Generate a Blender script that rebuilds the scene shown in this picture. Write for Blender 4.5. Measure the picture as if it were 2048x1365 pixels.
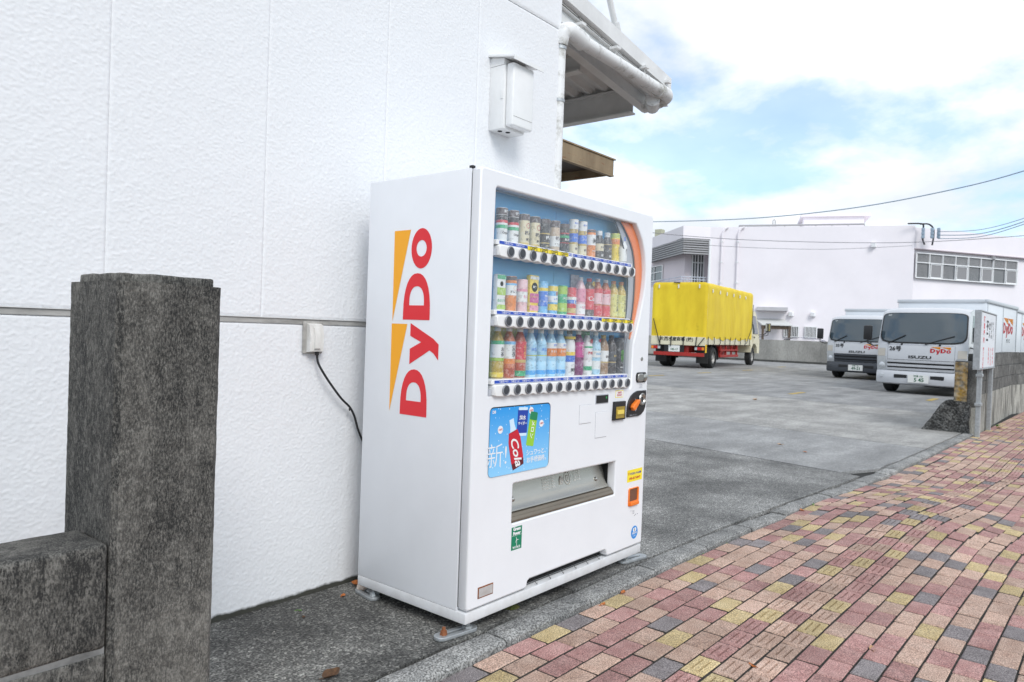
import bpy, bmesh, math, random
from mathutils import Vector, Matrix
R = math.radians
rnd = random.Random(7)
scene = bpy.context.scene
for o in list(bpy.data.objects): bpy.data.objects.remove(o)
C = scene.collection

# ------------------------------------------------------------------ camera
CAM_Z = 1.2
FPX = 1473.0
cam_d = bpy.data.cameras.new('camera'); cam = bpy.data.objects.new('camera', cam_d); C.objects.link(cam)
rot = Matrix(((0.63345, -0.01182, -0.77369), (-0.77296, 0.03634, -0.63341), (0.03561, 0.99927, 0.01389)))
cam.matrix_world = Matrix.Translation((0, 0, CAM_Z)) @ rot.to_4x4()
cam_d.sensor_width = 36; cam_d.sensor_fit = 'HORIZONTAL'; cam_d.lens = FPX / 2048 * 36
cam_d.clip_start = 0.05; cam_d.clip_end = 3000
cam_d.dof.use_dof = True; cam_d.dof.focus_distance = 2.75; cam_d.dof.aperture_fstop = 9.0
scene.camera = cam

# ------------------------------------------------------------------ light
SUN = Vector((-0.55, -0.92, 1.0)).normalized()
SKY_STRENGTH = 0.12
w = bpy.data.worlds.new('World'); scene.world = w; w.use_nodes = True
nt = w.node_tree; N = nt.nodes; L = nt.links; N.clear()
out = N.new('ShaderNodeOutputWorld'); bg = N.new('ShaderNodeBackground'); bg.inputs[1].default_value = SKY_STRENGTH
sky = N.new('ShaderNodeTexSky'); sky.sky_type = 'NISHITA'; sky.sun_disc = False
sky.sun_elevation = math.asin(SUN.z); sky.sun_rotation = math.atan2(SUN.x, SUN.y)
sky.air_density = 1.0; sky.dust_density = 0.6; sky.ozone_density = 1.5
tc = N.new('ShaderNodeTexCoord'); sep = N.new('ShaderNodeSeparateXYZ'); L.new(tc.outputs['Generated'], sep.inputs[0])
def wmath(op, a, b=None):
    n = N.new('ShaderNodeMath'); n.operation = op
    for i, s in enumerate((a, b)):
        if s is None: continue
        if isinstance(s, (int, float)): n.inputs[i].default_value = s
        else: L.new(s, n.inputs[i])
    return n.outputs[0]
zz = wmath('ADD', wmath('MAXIMUM', sep.outputs[2], 0.0), 0.30)
comb = N.new('ShaderNodeCombineXYZ')
L.new(wmath('DIVIDE', sep.outputs[0], zz), comb.inputs[0]); L.new(wmath('DIVIDE', sep.outputs[1], zz), comb.inputs[1])
comb.inputs[2].default_value = 3.7
cl = N.new('ShaderNodeTexNoise'); cl.inputs['Scale'].default_value = 2.3; cl.inputs['Detail'].default_value = 9; cl.inputs['Roughness'].default_value = 0.56; cl.inputs['Distortion'].default_value = 0.1
L.new(comb.outputs[0], cl.inputs['Vector'])
rp = N.new('ShaderNodeValToRGB'); rp.color_ramp.elements[0].position = 0.40; rp.color_ramp.elements[1].position = 0.55
rp.color_ramp.elements[0].color = (0.36, 0.36, 0.36, 1)
L.new(cl.outputs['Fac'], rp.inputs[0])
cl2 = N.new('ShaderNodeTexNoise'); cl2.inputs['Scale'].default_value = 2.6; cl2.inputs['Detail'].default_value = 6
L.new(comb.outputs[0], cl2.inputs['Vector'])
rp2 = N.new('ShaderNodeValToRGB'); rp2.color_ramp.elements[0].position = 0.35; rp2.color_ramp.elements[1].position = 0.7
rp2.color_ramp.elements[0].color = (5.5, 5.9, 6.4, 1); rp2.color_ramp.elements[1].color = (8.6, 8.7, 8.8, 1)
L.new(cl2.outputs['Fac'], rp2.inputs[0])
hs = N.new('ShaderNodeMixRGB'); hs.blend_type = 'MULTIPLY'; hs.inputs[0].default_value = 1; hs.inputs[2].default_value = (0.95, 1.26, 1.42, 1)
L.new(sky.outputs[0], hs.inputs[1])
mx = N.new('ShaderNodeMixRGB'); L.new(rp.outputs[0], mx.inputs[0]); L.new(hs.outputs[0], mx.inputs[1]); L.new(rp2.outputs[0], mx.inputs[2])
L.new(mx.outputs[0], bg.inputs[0]); L.new(bg.outputs[0], out.inputs[0])
sd = bpy.data.lights.new('sun', 'SUN'); sd.energy = 1.5; sd.angle = R(26); sd.color = (1.0, 0.975, 0.94)
so = bpy.data.objects.new('sun', sd); C.objects.link(so); so.rotation_euler = (-SUN).to_track_quat('-Z', 'Y').to_euler(); so.location = (0, -10, 20)
vs = scene.view_settings; vs.view_transform = 'Standard'; vs.look = 'None'; vs.gamma = 1; vs.use_curve_mapping = False
vs.exposure = 0.43

# ------------------------------------------------------------------ helpers
MATS = {}
def lin(r, g, b):
    f = lambda c: ((c / 255 + 0.055) / 1.055) ** 2.4 if c > 10 else c / 255 / 12.92
    return (f(r), f(g), f(b))
def mat(name, col, rough=0.6, metal=0.0, var=0.0, vscale=8.0, col2=None, stretch=(1, 1, 1), bump=0.0, bscale=60.0, spec=0.5, rnd_obj=0.0, grit=None, coat=0.0, bdist=0.01, island=0.0, wstain=0.0):
    """procedural principled material: colour noise, grit speckle, bump, per-object variation"""
    if name in MATS: return MATS[name]
    m = bpy.data.materials.new(name); m.use_nodes = True; t = m.node_tree; n = t.nodes; l = t.links
    p = n['Principled BSDF']; p.inputs['Roughness'].default_value = rough; p.inputs['Metallic'].default_value = metal
    p.inputs['Specular IOR Level'].default_value = spec; p.inputs['Coat Weight'].default_value = coat
    p.inputs['Base Color'].default_value = (*col, 1); m.diffuse_color = (*col, 1)
    co = n.new('ShaderNodeTexCoord'); mp = n.new('ShaderNodeMapping'); mp.inputs['Scale'].default_value = stretch
    l.new(co.outputs['Object'], mp.inputs[0])
    cur = None
    if rnd_obj or island:
        oi = n.new('ShaderNodeObjectInfo'); ad = n.new('ShaderNodeVectorMath'); ad.operation = 'ADD'; sc = n.new('ShaderNodeVectorMath'); sc.operation = 'SCALE'
        cb = n.new('ShaderNodeCombineXYZ')
        if island:
            ge = n.new('ShaderNodeNewGeometry'); src = ge.outputs['Random Per Island']
        else: src = oi.outputs['Random']
        for i in range(3): l.new(src, cb.inputs[i])
        l.new(cb.outputs[0], sc.inputs[0]); sc.inputs['Scale'].default_value = 37.0
        l.new(mp.outputs[0], ad.inputs[0]); l.new(sc.outputs[0], ad.inputs[1]); vec = ad.outputs[0]
    else: vec = mp.outputs[0]
    if var or col2:
        no = n.new('ShaderNodeTexNoise'); no.inputs['Scale'].default_value = vscale; no.inputs['Detail'].default_value = 6; no.inputs['Roughness'].default_value = 0.62
        l.new(vec, no.inputs['Vector'])
        r = n.new('ShaderNodeValToRGB'); r.color_ramp.elements[0].position = 0.33; r.color_ramp.elements[1].position = 0.67
        c2 = col2 or tuple(min(1, c * (1 + var)) for c in col); c1 = col if col2 else tuple(c * (1 - var) for c in col)
        r.color_ramp.elements[0].color = (*c1, 1); r.color_ramp.elements[1].color = (*c2, 1)
        l.new(no.outputs['Fac'], r.inputs[0]); cur = r.outputs[0]
    if grit:
        gs, gdark, glight, gamt = grit
        vo = n.new('ShaderNodeTexNoise'); vo.inputs['Scale'].default_value = gs; vo.inputs['Detail'].default_value = 2; l.new(vec, vo.inputs['Vector'])
        r2 = n.new('ShaderNodeValToRGB'); e = r2.color_ramp.elements; e[0].position = 0.36; e[0].color = (gdark, gdark, gdark, 1); e[1].position = 0.66; e[1].color = (glight, glight, glight, 1)
        l.new(vo.outputs['Fac'], r2.inputs[0]); mu = n.new('ShaderNodeMixRGB'); mu.blend_type = 'MULTIPLY'; mu.inputs[0].default_value = gamt
        if cur is None: mu.inputs[1].default_value = (*col, 1)
        else: l.new(cur, mu.inputs[1])
        l.new(r2.outputs[0], mu.inputs[2]); cur = mu.outputs[0]
    if rnd_obj or island:
        hv = n.new('ShaderNodeHueSaturation'); mr = n.new('ShaderNodeMapRange'); a = rnd_obj or island
        l.new(src, mr.inputs[0]); mr.inputs[3].default_value = 1 - a; mr.inputs[4].default_value = 1 + a
        l.new(mr.outputs[0], hv.inputs['Value'])
        if cur is None: hv.inputs['Color'].default_value = (*col, 1)
        else: l.new(cur, hv.inputs['Color'])
        cur = hv.outputs[0]
    if wstain:
        gq = n.new('ShaderNodeNewGeometry'); nw = n.new('ShaderNodeTexNoise'); nw.inputs['Scale'].default_value = 2.6; nw.inputs['Detail'].default_value = 8; nw.inputs['Roughness'].default_value = 0.68; l.new(gq.outputs['Position'], nw.inputs['Vector'])
        rw_ = n.new('ShaderNodeValToRGB'); rw_.color_ramp.elements[0].position = 0.36; rw_.color_ramp.elements[1].position = 0.60; rw_.color_ramp.elements[0].color = (1 - wstain, 1 - wstain, 1 - wstain * 1.05, 1); rw_.color_ramp.elements[1].color = (1, 1, 1, 1); l.new(nw.outputs['Fac'], rw_.inputs[0])
        mw = n.new('ShaderNodeMixRGB'); mw.blend_type = 'MULTIPLY'; mw.inputs[0].default_value = 1
        if cur is None: mw.inputs[1].default_value = (*col, 1)
        else: l.new(cur, mw.inputs[1])
        l.new(rw_.outputs[0], mw.inputs[2]); cur = mw.outputs[0]
    if cur is not None: l.new(cur, p.inputs['Base Color'])
    if bump:
        nb = n.new('ShaderNodeTexNoise'); nb.inputs['Scale'].default_value = bscale; nb.inputs['Detail'].default_value = 4; l.new(vec, nb.inputs['Vector'])
        bm_ = n.new('ShaderNodeBump'); bm_.inputs['Strength'].default_value = bump; bm_.inputs['Distance'].default_value = bdist
        l.new(nb.outputs['Fac'], bm_.inputs['Height']); l.new(bm_.outputs[0], p.inputs['Normal'])
    MATS[name] = m
    return m
def nodes_of(m): return m.node_tree.nodes, m.node_tree.links, m.node_tree.nodes['Principled BSDF']

class MB:
    """collects faces; build() links them as one mesh object"""
    def __init__(s): s.v = []; s.f = []; s.mi = []; s.cur = 0
    def m(s, i): s.cur = i; return s
    def add(s, vs_, fs):
        b = len(s.v); s.v += [tuple(p) for p in vs_]; s.f += [tuple(b + i for i in f) for f in fs]; s.mi += [s.cur] * len(fs); return s
    def box(s, x0, x1, y0, y1, z0, z1):
        return s.add([(x0, y0, z0), (x1, y0, z0), (x1, y1, z0), (x0, y1, z0), (x0, y0, z1), (x1, y0, z1), (x1, y1, z1), (x0, y1, z1)],
                     [(0, 3, 2, 1), (4, 5, 6, 7), (0, 1, 5, 4), (1, 2, 6, 5), (2, 3, 7, 6), (3, 0, 4, 7)])
    def bbox(s, x0, x1, y0, y1, z0, z1, bev=0.005, seg=2):
        bm = bmesh.new(); bmesh.ops.create_cube(bm, size=1)
        for v in bm.verts: v.co = ((x0 + x1) / 2 + v.co.x * (x1 - x0), (y0 + y1) / 2 + v.co.y * (y1 - y0), (z0 + z1) / 2 + v.co.z * (z1 - z0))
        bmesh.ops.bevel(bm, geom=list(bm.edges), offset=bev, segments=seg, profile=0.5, affect='EDGES')
        return s.bm(bm)
    def bm(s, bm):
        bm.verts.index_update(); s.add([v.co[:] for v in bm.verts], [[v.index for v in f.verts] for f in bm.faces]); bm.free(); return s
    def prism(s, poly, fn, d0, d1):
        n = len(poly); a = [fn(p[0], p[1], d0) for p in poly]; b = [fn(p[0], p[1], d1) for p in poly]
        return s.add(a + b, [tuple(range(n))[::-1], tuple(range(n, 2 * n))] + [(i, (i + 1) % n, n + (i + 1) % n, n + i) for i in range(n)])
    def poly(s, pts): return s.add(pts, [tuple(range(len(pts)))])
    def cyl(s, p0, p1, r0, r1=None, n=14, caps=True):
        return s.tube([p0, p1], [r0, r0 if r1 is None else r1], n, caps)
    def tube(s, pts, r, n=10, caps=True):
        pts = [Vector(p) for p in pts]; k = len(pts); rs = r if isinstance(r, (list, tuple)) else [r] * k
        up = None; vs_ = []
        for i, p in enumerate(pts):
            d = (pts[min(i + 1, k - 1)] - pts[max(i - 1, 0)]).normalized()
            if up is None: up = Vector((0, 0, 1)) if abs(d.z) < 0.9 else Vector((1, 0, 0))
            a = d.cross(up).normalized(); b = a.cross(d).normalized(); up = b
            vs_ += [p + a * math.cos(2 * math.pi * j / n) * rs[i] + b * math.sin(2 * math.pi * j / n) * rs[i] for j in range(n)]
        fs = [(i * n + j, i * n + (j + 1) % n, (i + 1) * n + (j + 1) % n, (i + 1) * n + j) for i in range(k - 1) for j in range(n)]
        if caps: fs += [tuple(range(n))[::-1], tuple(range((k - 1) * n, k * n))]
        return s.add(vs_, fs)
    def lathe(s, prof, n=16, o=(0, 0, 0), ax='z', a0=0.0, a1=2 * math.pi, sy=1.0):
        full = abs(a1 - a0 - 2 * math.pi) < 1e-6; m = n if full else n + 1; vs_ = []
        for r, h in prof:
            for j in range(m):
                a = a0 + (a1 - a0) * j / n; x, y, z = r * math.sin(a), -r * math.cos(a) * sy, h
                if ax == 'y': x, y, z = x, z, -y
                elif ax == 'x': x, y, z = z, x, -y
                vs_.append((o[0] + x, o[1] + y, o[2] + z))
        fs = []
        for i in range(len(prof) - 1):
            for j in range(n):
                j2 = (j + 1) % m if full else j + 1
                fs.append((i * m + j, i * m + j2, (i + 1) * m + j2, (i + 1) * m + j))
        return s.add(vs_, fs)
    def grid(s, nu, nv, fn):
        vs_ = [fn(i / nu, j / nv) for i in range(nu + 1) for j in range(nv + 1)]; k = nv + 1
        return s.add(vs_, [(i * k + j, (i + 1) * k + j, (i + 1) * k + j + 1, i * k + j + 1) for i in range(nu) for j in range(nv)])
    def curve(s, outline, holes, fn, d0, d1, bevel=0.0):
        """filled 2-D outline with holes, fn(u, v, depth) -> xyz, from depth d0 to d1"""
        cu = bpy.data.curves.new('tmp', 'CURVE'); cu.dimensions = '2D'; cu.fill_mode = 'BOTH'; cu.extrude = max(0.0, abs(d1 - d0) / 2 - bevel); cu.bevel_depth = bevel; cu.bevel_resolution = 2; cu.offset = -bevel
        for ring in [outline] + list(holes):
            sp = cu.splines.new('POLY'); sp.points.add(len(ring) - 1); sp.use_cyclic_u = True
            for q, p in zip(sp.points, ring): q.co = (p[0], p[1], 0, 1)
        return s._from_curve(cu, fn, (d0 + d1) / 2)
    def text(s, body, size, fn, d=0.0, bold=0.0, align='CENTER', sx=1.0, thick=0.0, shear=0.0):
        cu = bpy.data.curves.new('tmp', 'FONT'); cu.body = body; cu.size = size; cu.align_x = align; cu.align_y = 'CENTER'; cu.offset = bold; cu.extrude = thick; cu.resolution_u = 3; cu.shear = shear
        return s._from_curve(cu, lambda u, v, q: fn(u * sx, v, q), d)
    def _from_curve(s, cu, fn, dm):
        o = bpy.data.objects.new('tmp', cu); me = bpy.data.meshes.new_from_object(o)
        s.add([fn(v.co.x, v.co.y, dm + v.co.z) for v in me.vertices], [tuple(p.vertices) for p in me.polygons])
        bpy.data.objects.remove(o); bpy.data.curves.remove(cu); bpy.data.meshes.remove(me); return s
    def mesh(s, name, mats, smooth=35):
        me = bpy.data.meshes.new(name); me.from_pydata(s.v, [], s.f)
        for m_ in (mats if isinstance(mats, (list, tuple)) else [mats]): me.materials.append(m_)
        me.polygons.foreach_set('material_index', s.mi)
        if smooth: me.shade_smooth(); me.set_sharp_from_angle(angle=R(smooth))
        me.update(); return me
    def build(s, name, mats, parent=None, smooth=35, fix=False):
        me = s.mesh(name, mats, smooth)
        if fix:
            bm = bmesh.new(); bm.from_mesh(me); bmesh.ops.recalc_face_normals(bm, faces=bm.faces); bm.to_mesh(me); bm.free()
        return obj(name, me, parent)
def obj(name, me, parent=None, loc=None, rz=None):
    o = bpy.data.objects.new(name, me); C.objects.link(o)
    if parent: o.parent = parent
    if loc: o.location = loc
    if rz is not None: o.rotation_euler = (0, 0, rz)
    return o
def tag(o, label, cat, group=None):
    o['label'] = label; o['category'] = cat
    if group: o['group'] = group
    return o
def thing(name, label, cat, loc=(0, 0, 0), rz=0, group=None):
    o = obj(name, None, None, loc, rz); o.empty_display_size = 0.1; return tag(o, label, cat, group)
def kind(o, k): o['kind'] = k; return o
def smooth01(a, b, x): t = max(0, min(1, (x - a) / (b - a))); return t * t * (3 - 2 * t)
def rrect(x0, x1, z0, z1, r, n=5):
    out_ = []
    for cx, cz, a in ((x1 - r, z0 + r, -90), (x1 - r, z1 - r, 0), (x0 + r, z1 - r, 90), (x0 + r, z0 + r, 180)):
        out_ += [(cx + r * math.cos(R(a + 90 * i / n)), cz + r * math.sin(R(a + 90 * i / n))) for i in range(n + 1)]
    return out_
def circ(cx, cz, r, n=24, rz=None): return [(cx + r * math.cos(2 * math.pi * i / n), cz + (rz or r) * math.sin(2 * math.pi * i / n)) for i in range(n)]
def catmull(pts, n=6):
    pts = [Vector(p) for p in pts]; out_ = []
    for i in range(len(pts) - 1):
        p0, p1, p2, p3 = pts[max(i - 1, 0)], pts[i], pts[i + 1], pts[min(i + 2, len(pts) - 1)]
        for k in range(n):
            t = k / n; out_.append(0.5 * ((2 * p1) + (p2 - p0) * t + (2 * p0 - 5 * p1 + 4 * p2 - p3) * t * t + (3 * p1 - p0 - 3 * p2 + p3) * t ** 3))
    return out_ + [pts[-1]]
HOR = lambda px: 598 + (px + 773) * 0.0356
def far(px, D, z=0.0):
    """world point at image column px, D metres in front of the camera"""
    lat = (px - 1024) / FPX * D
    return Vector((0.774 * D + 0.6335 * lat, 0.6335 * D - 0.774 * lat, z))
def farz(px, py, D): return CAM_Z + (HOR(px) - py) * D / FPX

# ------------------------------------------------------------------ materials
white_paint = mat('white_enamel', (0.79, 0.80, 0.82), 0.28, var=0.025, vscale=3, coat=0.15)
side_paint = mat('white_enamel_side', (0.78, 0.795, 0.82), 0.34, var=0.025, vscale=3)
white_pl = mat('white_plastic', (0.80, 0.80, 0.79), 0.4, var=0.02)
offwhite = mat('aged_white_paint', (0.74, 0.74, 0.73), 0.5, var=0.06, vscale=9)
black_pl = mat('black_plastic', (0.012, 0.012, 0.013), 0.4)
rubber = mat('black_rubber', (0.018, 0.018, 0.018), 0.75, var=0.2, vscale=20)
charcoal = mat('charcoal_button', (0.045, 0.05, 0.06), 0.45)
steel = mat('brushed_steel', (0.50, 0.49, 0.46), 0.32, 1.0, var=0.12, vscale=14, stretch=(1, 1, 8))
galv = mat('galvanised_steel', (0.42, 0.44, 0.45), 0.5, 0.6, var=0.15, vscale=30, bump=0.1)
rust = mat('rust', (0.16, 0.055, 0.02), 0.9, col2=(0.28, 0.10, 0.04), vscale=60, bump=0.4)
logo_red = mat('logo_red', (0.74, 0.016, 0.026), 0.4)
logo_amber = mat('logo_amber', (0.93, 0.40, 0.006), 0.4)
orange = mat('orange_plastic', (0.85, 0.20, 0.02), 0.4)
dark = mat('dark_gap', (0.01, 0.01, 0.011), 0.9)
from mathutils import noise as mnoise
# ------------------------------------------------------------------ ground, lot, kerb, pavement
def lerp_table(tab, x):
    for (a, b), (c, d) in zip(tab, tab[1:]):
        if x <= c: t = (x - a) / (c - a); t = max(0, min(1, t)); return b + (d - b) * t
    return tab[-1][1]
KT = [(-9, 1.785), (3.4, 1.785), (4.0, 1.775), (4.6, 1.752), (5.4, 1.715), (6.2, 1.655), (7.2, 1.60), (9, 1.54), (11.6, 1.485), (17, 1.36), (40, 0.9)]
def ky(x): return (lerp_table(KT, x - 0.3) + lerp_table(KT, x) + lerp_table(KT, x + 0.3)) / 3
def heave(x, y):
    g = math.exp(-((x - 5.9) / 1.0) ** 2 - ((y - 1.05) / 0.50) ** 2) * 0.075
    g += math.exp(-((x - 4.7) / 0.6) ** 2 - ((y - 0.85) / 0.40) ** 2) * 0.015 - math.exp(-((x - 7.6) / 0.7) ** 2 - ((y - 1.2) / 0.6) ** 2) * 0.02
    g += 0.006 * smooth01(3.6, 5.2, x) * (1 - smooth01(8, 10, x)) * math.sin(x * 4.1 + y * 2.0) * math.cos(y * 3.3 - x)
    return g
road_m = mat('road_asphalt', (0.06, 0.06, 0.062), 0.9, var=0.25, vscale=3, grit=(220, 0.5, 1.6, 0.8), bump=0.3, bscale=300)
kind(MB().add([(-700, -700, -0.16), (700, -700, -0.16), (700, 700, -0.16), (-700, 700, -0.16)], [(0, 1, 2, 3)]).build('ground', road_m), 'structure')
joint_m = mat('lot_joint_filler', (0.022, 0.022, 0.02), 0.95, var=0.3, vscale=30)
lot = MB()
xs = [-9 + i * 0.7 for i in range(100)]
lot.add([(x, ky(x) + 0.02, -0.03) for x in xs] + [(x, 75, -0.03) for x in xs], [(i, i + 1, 101 + i, 100 + i) for i in range(99)])
lot = kind(lot.build('parking_lot', joint_m), 'structure')

def ground_mat(name, dark_c, light_c, patch_s, grit_s, stain, stretch=(1, 1, 1), g0=0.35, g1=1.9, spk=0.75):
    m = mat(name, dark_c, 0.92, col2=light_c, vscale=patch_s, stretch=stretch, grit=(grit_s, g0, g1, 0.85), bump=0.55, bscale=grit_s * 0.9, bdist=0.004)
    n, l, p = nodes_of(m); src = p.inputs['Base Color'].links[0].from_socket
    co = n.new('ShaderNodeTexCoord'); vo = n.new('ShaderNodeTexVoronoi'); vo.inputs['Scale'].default_value = grit_s * 0.75; l.new(co.outputs['Object'], vo.inputs[0])
    rr = n.new('ShaderNodeValToRGB'); rr.color_ramp.elements[0].position = 0.0; rr.color_ramp.elements[0].color = (0.42, 0.42, 0.42, 1); rr.color_ramp.elements[1].position = 1.0; rr.color_ramp.elements[1].color = (2.2, 2.2, 2.15, 1); qq = rr.color_ramp.elements.new(0.72); qq.color = (1.05, 1.05, 1.04, 1)
    se = n.new('ShaderNodeSeparateColor'); l.new(vo.outputs['Color'], se.inputs[0]); l.new(se.outputs[0], rr.inputs[0])
    mu = n.new('ShaderNodeMixRGB'); mu.blend_type = 'MULTIPLY'; mu.inputs[0].default_value = spk; l.new(src, mu.inputs[1]); l.new(rr.outputs[0], mu.inputs[2])
    ns = n.new('ShaderNodeTexNoise'); ns.inputs['Scale'].default_value = 1.3; ns.inputs['Detail'].default_value = 7; ns.inputs['Roughness'].default_value = 0.65; l.new(co.outputs['Object'], ns.inputs['Vector'])
    r3 = n.new('ShaderNodeValToRGB'); r3.color_ramp.elements[0].position = 0.40; r3.color_ramp.elements[1].position = 0.62; r3.color_ramp.elements[0].color = (stain, stain, stain, 1); r3.color_ramp.elements[1].color = (1, 1, 1, 1)
    l.new(ns.outputs['Fac'], r3.inputs[0]); m2 = n.new('ShaderNodeMixRGB'); m2.blend_type = 'MULTIPLY'; m2.inputs[0].default_value = 1; l.new(mu.outputs[0], m2.inputs[1]); l.new(r3.outputs[0], m2.inputs[2])
    l.new(m2.outputs[0], p.inputs['Base Color']); return m
apron_m = ground_mat('apron_asphalt', (0.145, 0.144, 0.138), (0.28, 0.277, 0.265), 2.2, 130, 0.62, spk=0.6)
slab_a = ground_mat('lot_concrete_grey', (0.25, 0.25, 0.246), (0.38, 0.378, 0.37), 1.1, 110, 0.76, (0.5, 2.2, 1), 0.7, 1.25, 0.3)
slab_b = ground_mat('lot_concrete_pale', (0.30, 0.292, 0.275), (0.44, 0.43, 0.405), 0.9, 90, 0.70, (0.5, 2.4, 1), 0.7, 1.25, 0.3)
slab_c = ground_mat('lot_concrete_dark', (0.23, 0.23, 0.228), (0.36, 0.358, 0.35), 0.8, 80, 0.7, (0.5, 2.2, 1), 0.7, 1.25, 0.3)
apron_d = ground_mat('dark_apron_asphalt', (0.085, 0.083, 0.078), (0.175, 0.172, 0.16), 2.6, 115, 0.6)  # darker, coarser asphalt from the pillar to under the machine
JX = [-9, 2.85, 7.17, 9.72, 14.75, 19.6, 24.5, 30.0, 60]
for i, (a, b) in enumerate(zip(JX, JX[1:])):
    skew = lambda x, y: x + (0.2 * (y - 1.75) if x > 3 else 0)
    m_ = MB(); n = 40
    bot = []; top = []
    for k in range(n + 1):
        x = a + (0.001 if i == 1 else 0.009) + (b - a - (0.002 if i == 0 else 0.018)) * k / n; yb = ky(x) + 0.128 + (0.010 + 0.016 * mnoise.noise((x * 2.3, 1, 0))) * smooth01(3.9, 5.4, x)
        if i == 2 and k < 9: yb += 0.19 * (1 - k / 9.0)               # broken slab corner by the kerb
        bot.append((skew(x, yb), yb, 0.0)); top.append((skew(x, 70) , 70, 0.0))
    low = lambda L_: [(p[0], p[1], -0.028) for p in L_]
    m_.add(bot + top, [(k, k + 1, n + 2 + k, n + 1 + k) for k in range(n)])
    m_.add(bot + low(bot), [(n + 1 + k, n + 2 + k, k + 1, k) for k in range(n)])
    m_.add([bot[0], top[0], low(bot)[0], low(top)[0]], [(0, 1, 3, 2)]); m_.add([bot[-1], top[-1], low(bot)[-1], low(top)[-1]], [(0, 2, 3, 1)])
    m_.build('slab', (apron_d, apron_m, slab_a, slab_b, slab_c, slab_a, slab_c, slab_a)[i], lot)
# painted parking stubs
ypaint = mat('worn_yellow_paint', (0.55, 0.36, 0.03), 0.85, col2=(0.30, 0.25, 0.14), vscale=14)
for k, (x, y) in enumerate([(20.0, 10.7), (23.6, 10.8), (27.7, 10.9), (33.4, 11.6), (17.2, 5.6), (18.6, 3.1)]):
    kind(MB().box(-0.45, 0.45, -0.06, 0.06, 0.0, 0.004).build('parking_marking', ypaint), 'structure').location = (x, y, 0.003)
    o = bpy.context.scene.objects[-1] if False else None

# kerb
kerb_m = mat('kerb_granite', (0.15, 0.15, 0.145), 0.9, col2=(0.32, 0.316, 0.30), vscale=7, grit=(140, 0.3, 1.7, 0.9), bump=0.7, bscale=120, bdist=0.006, rnd_obj=0.10)
kerb = kind(obj('kerb', None), 'structure')
x = 1.02
while x < 11.5:
    Ls = 0.60 if x < 4.4 or x > 7.6 else rnd.uniform(0.22, 0.42)
    x1 = x + Ls; g = 0.004 if Ls > 0.5 else 0.007
    tilt = rnd.uniform(-0.004, 0.004) if Ls > 0.5 else rnd.uniform(-0.012, 0.008)
    dyy = 0 if Ls > 0.5 else rnd.uniform(-0.012, 0.008)
    xa, xb = x + g, x1 - g; ya, yb = ky(xa) + dyy, ky(xb) + dyy + tilt
    bm = bmesh.new()
    pr = [(0.0, -0.085), (0.004, -0.012), (0.018, -0.001), (0.106, 0.002), (0.118, -0.004), (0.118, -0.085)]
    seg = 8; rows = []
    for k in range(seg + 1):
        t = k / seg; xx = xa + (xb - xa) * t; yy = ya + (yb - ya) * t; row = []
        for (d, z) in pr:
            jz = 0.003 * mnoise.noise((xx * 14, d * 30, 2.0)) if z > -0.05 else 0
            jy = 0.004 * mnoise.noise((xx * 17, z * 50, 5.0)) if d < 0.03 else 0
            e = 0.004 if k in (0, seg) and z > -0.05 else 0
            row.append(bm.verts.new((xx, yy + d + jy, z + jz - e + tilt * 0.6)))
        rows.append(row)
    for k in range(seg):
        for q in range(5): bm.faces.new((rows[k][q], rows[k + 1][q], rows[k + 1][q + 1], rows[k][q + 1]))
    bm.faces.new(rows[0]); bm.faces.new(rows[-1][::-1])
    bmesh.ops.recalc_face_normals(bm, faces=bm.faces)
    MB().bm(bm).build('kerb_stone', kerb_m, kerb, smooth=40)
    x = x1

# pavement bricks
bed_m = mat('joint_sand', (0.035, 0.033, 0.029), 0.97, col2=(0.10, 0.093, 0.082), vscale=40, bump=0.5, bscale=200)
pav = MB(); gx = [-4 + 0.25 * i for i in range(180)]
ny = 40
pav.grid(len(gx) - 1, ny, lambda a, b: (lambda X, Y: (X, Y, -0.037 + heave(X, Y)))(gx[round(a * (len(gx) - 1))], (-1.6 + (ky(gx[round(a * (len(gx) - 1))]) + 0.01 + 1.6) * b)))
pav = kind(pav.build('pavement', bed_m), 'structure')
BR = []
for nm, c, c2 in (('rose', (0.36, 0.182, 0.165), (0.47, 0.28, 0.252)), ('salmon', (0.46, 0.30, 0.228), (0.56, 0.40, 0.318)), ('straw', (0.48, 0.36, 0.175), (0.58, 0.46, 0.26)), ('mauve', (0.19, 0.166, 0.165), (0.27, 0.24, 0.238))):
    BR.append(mat('brick_' + nm, c, 0.93, col2=c2, vscale=13, grit=(210, 0.30, 1.5, 0.75), bump=0.45, bscale=260, bdist=0.003, rnd_obj=0.16, wstain=0.22))
BRS = []
for nm, c, c2 in (('rose', (0.36, 0.182, 0.165), (0.47, 0.28, 0.252)), ('salmon', (0.46, 0.30, 0.228), (0.56, 0.40, 0.318)), ('straw', (0.48, 0.36, 0.175), (0.58, 0.46, 0.26)), ('mauve', (0.19, 0.166, 0.165), (0.27, 0.24, 0.238))):
    BRS.append(mat('brick_field_' + nm, c, 0.93, col2=c2, vscale=13, grit=(210, 0.30, 1.5, 0.75), bump=0.45, bscale=260, bdist=0.003, island=0.16, wstain=0.22))
PX, PY = 0.1722, 0.0962
HX, HY = PX / 2 - 0.0050, PY / 2 - 0.0040
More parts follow.
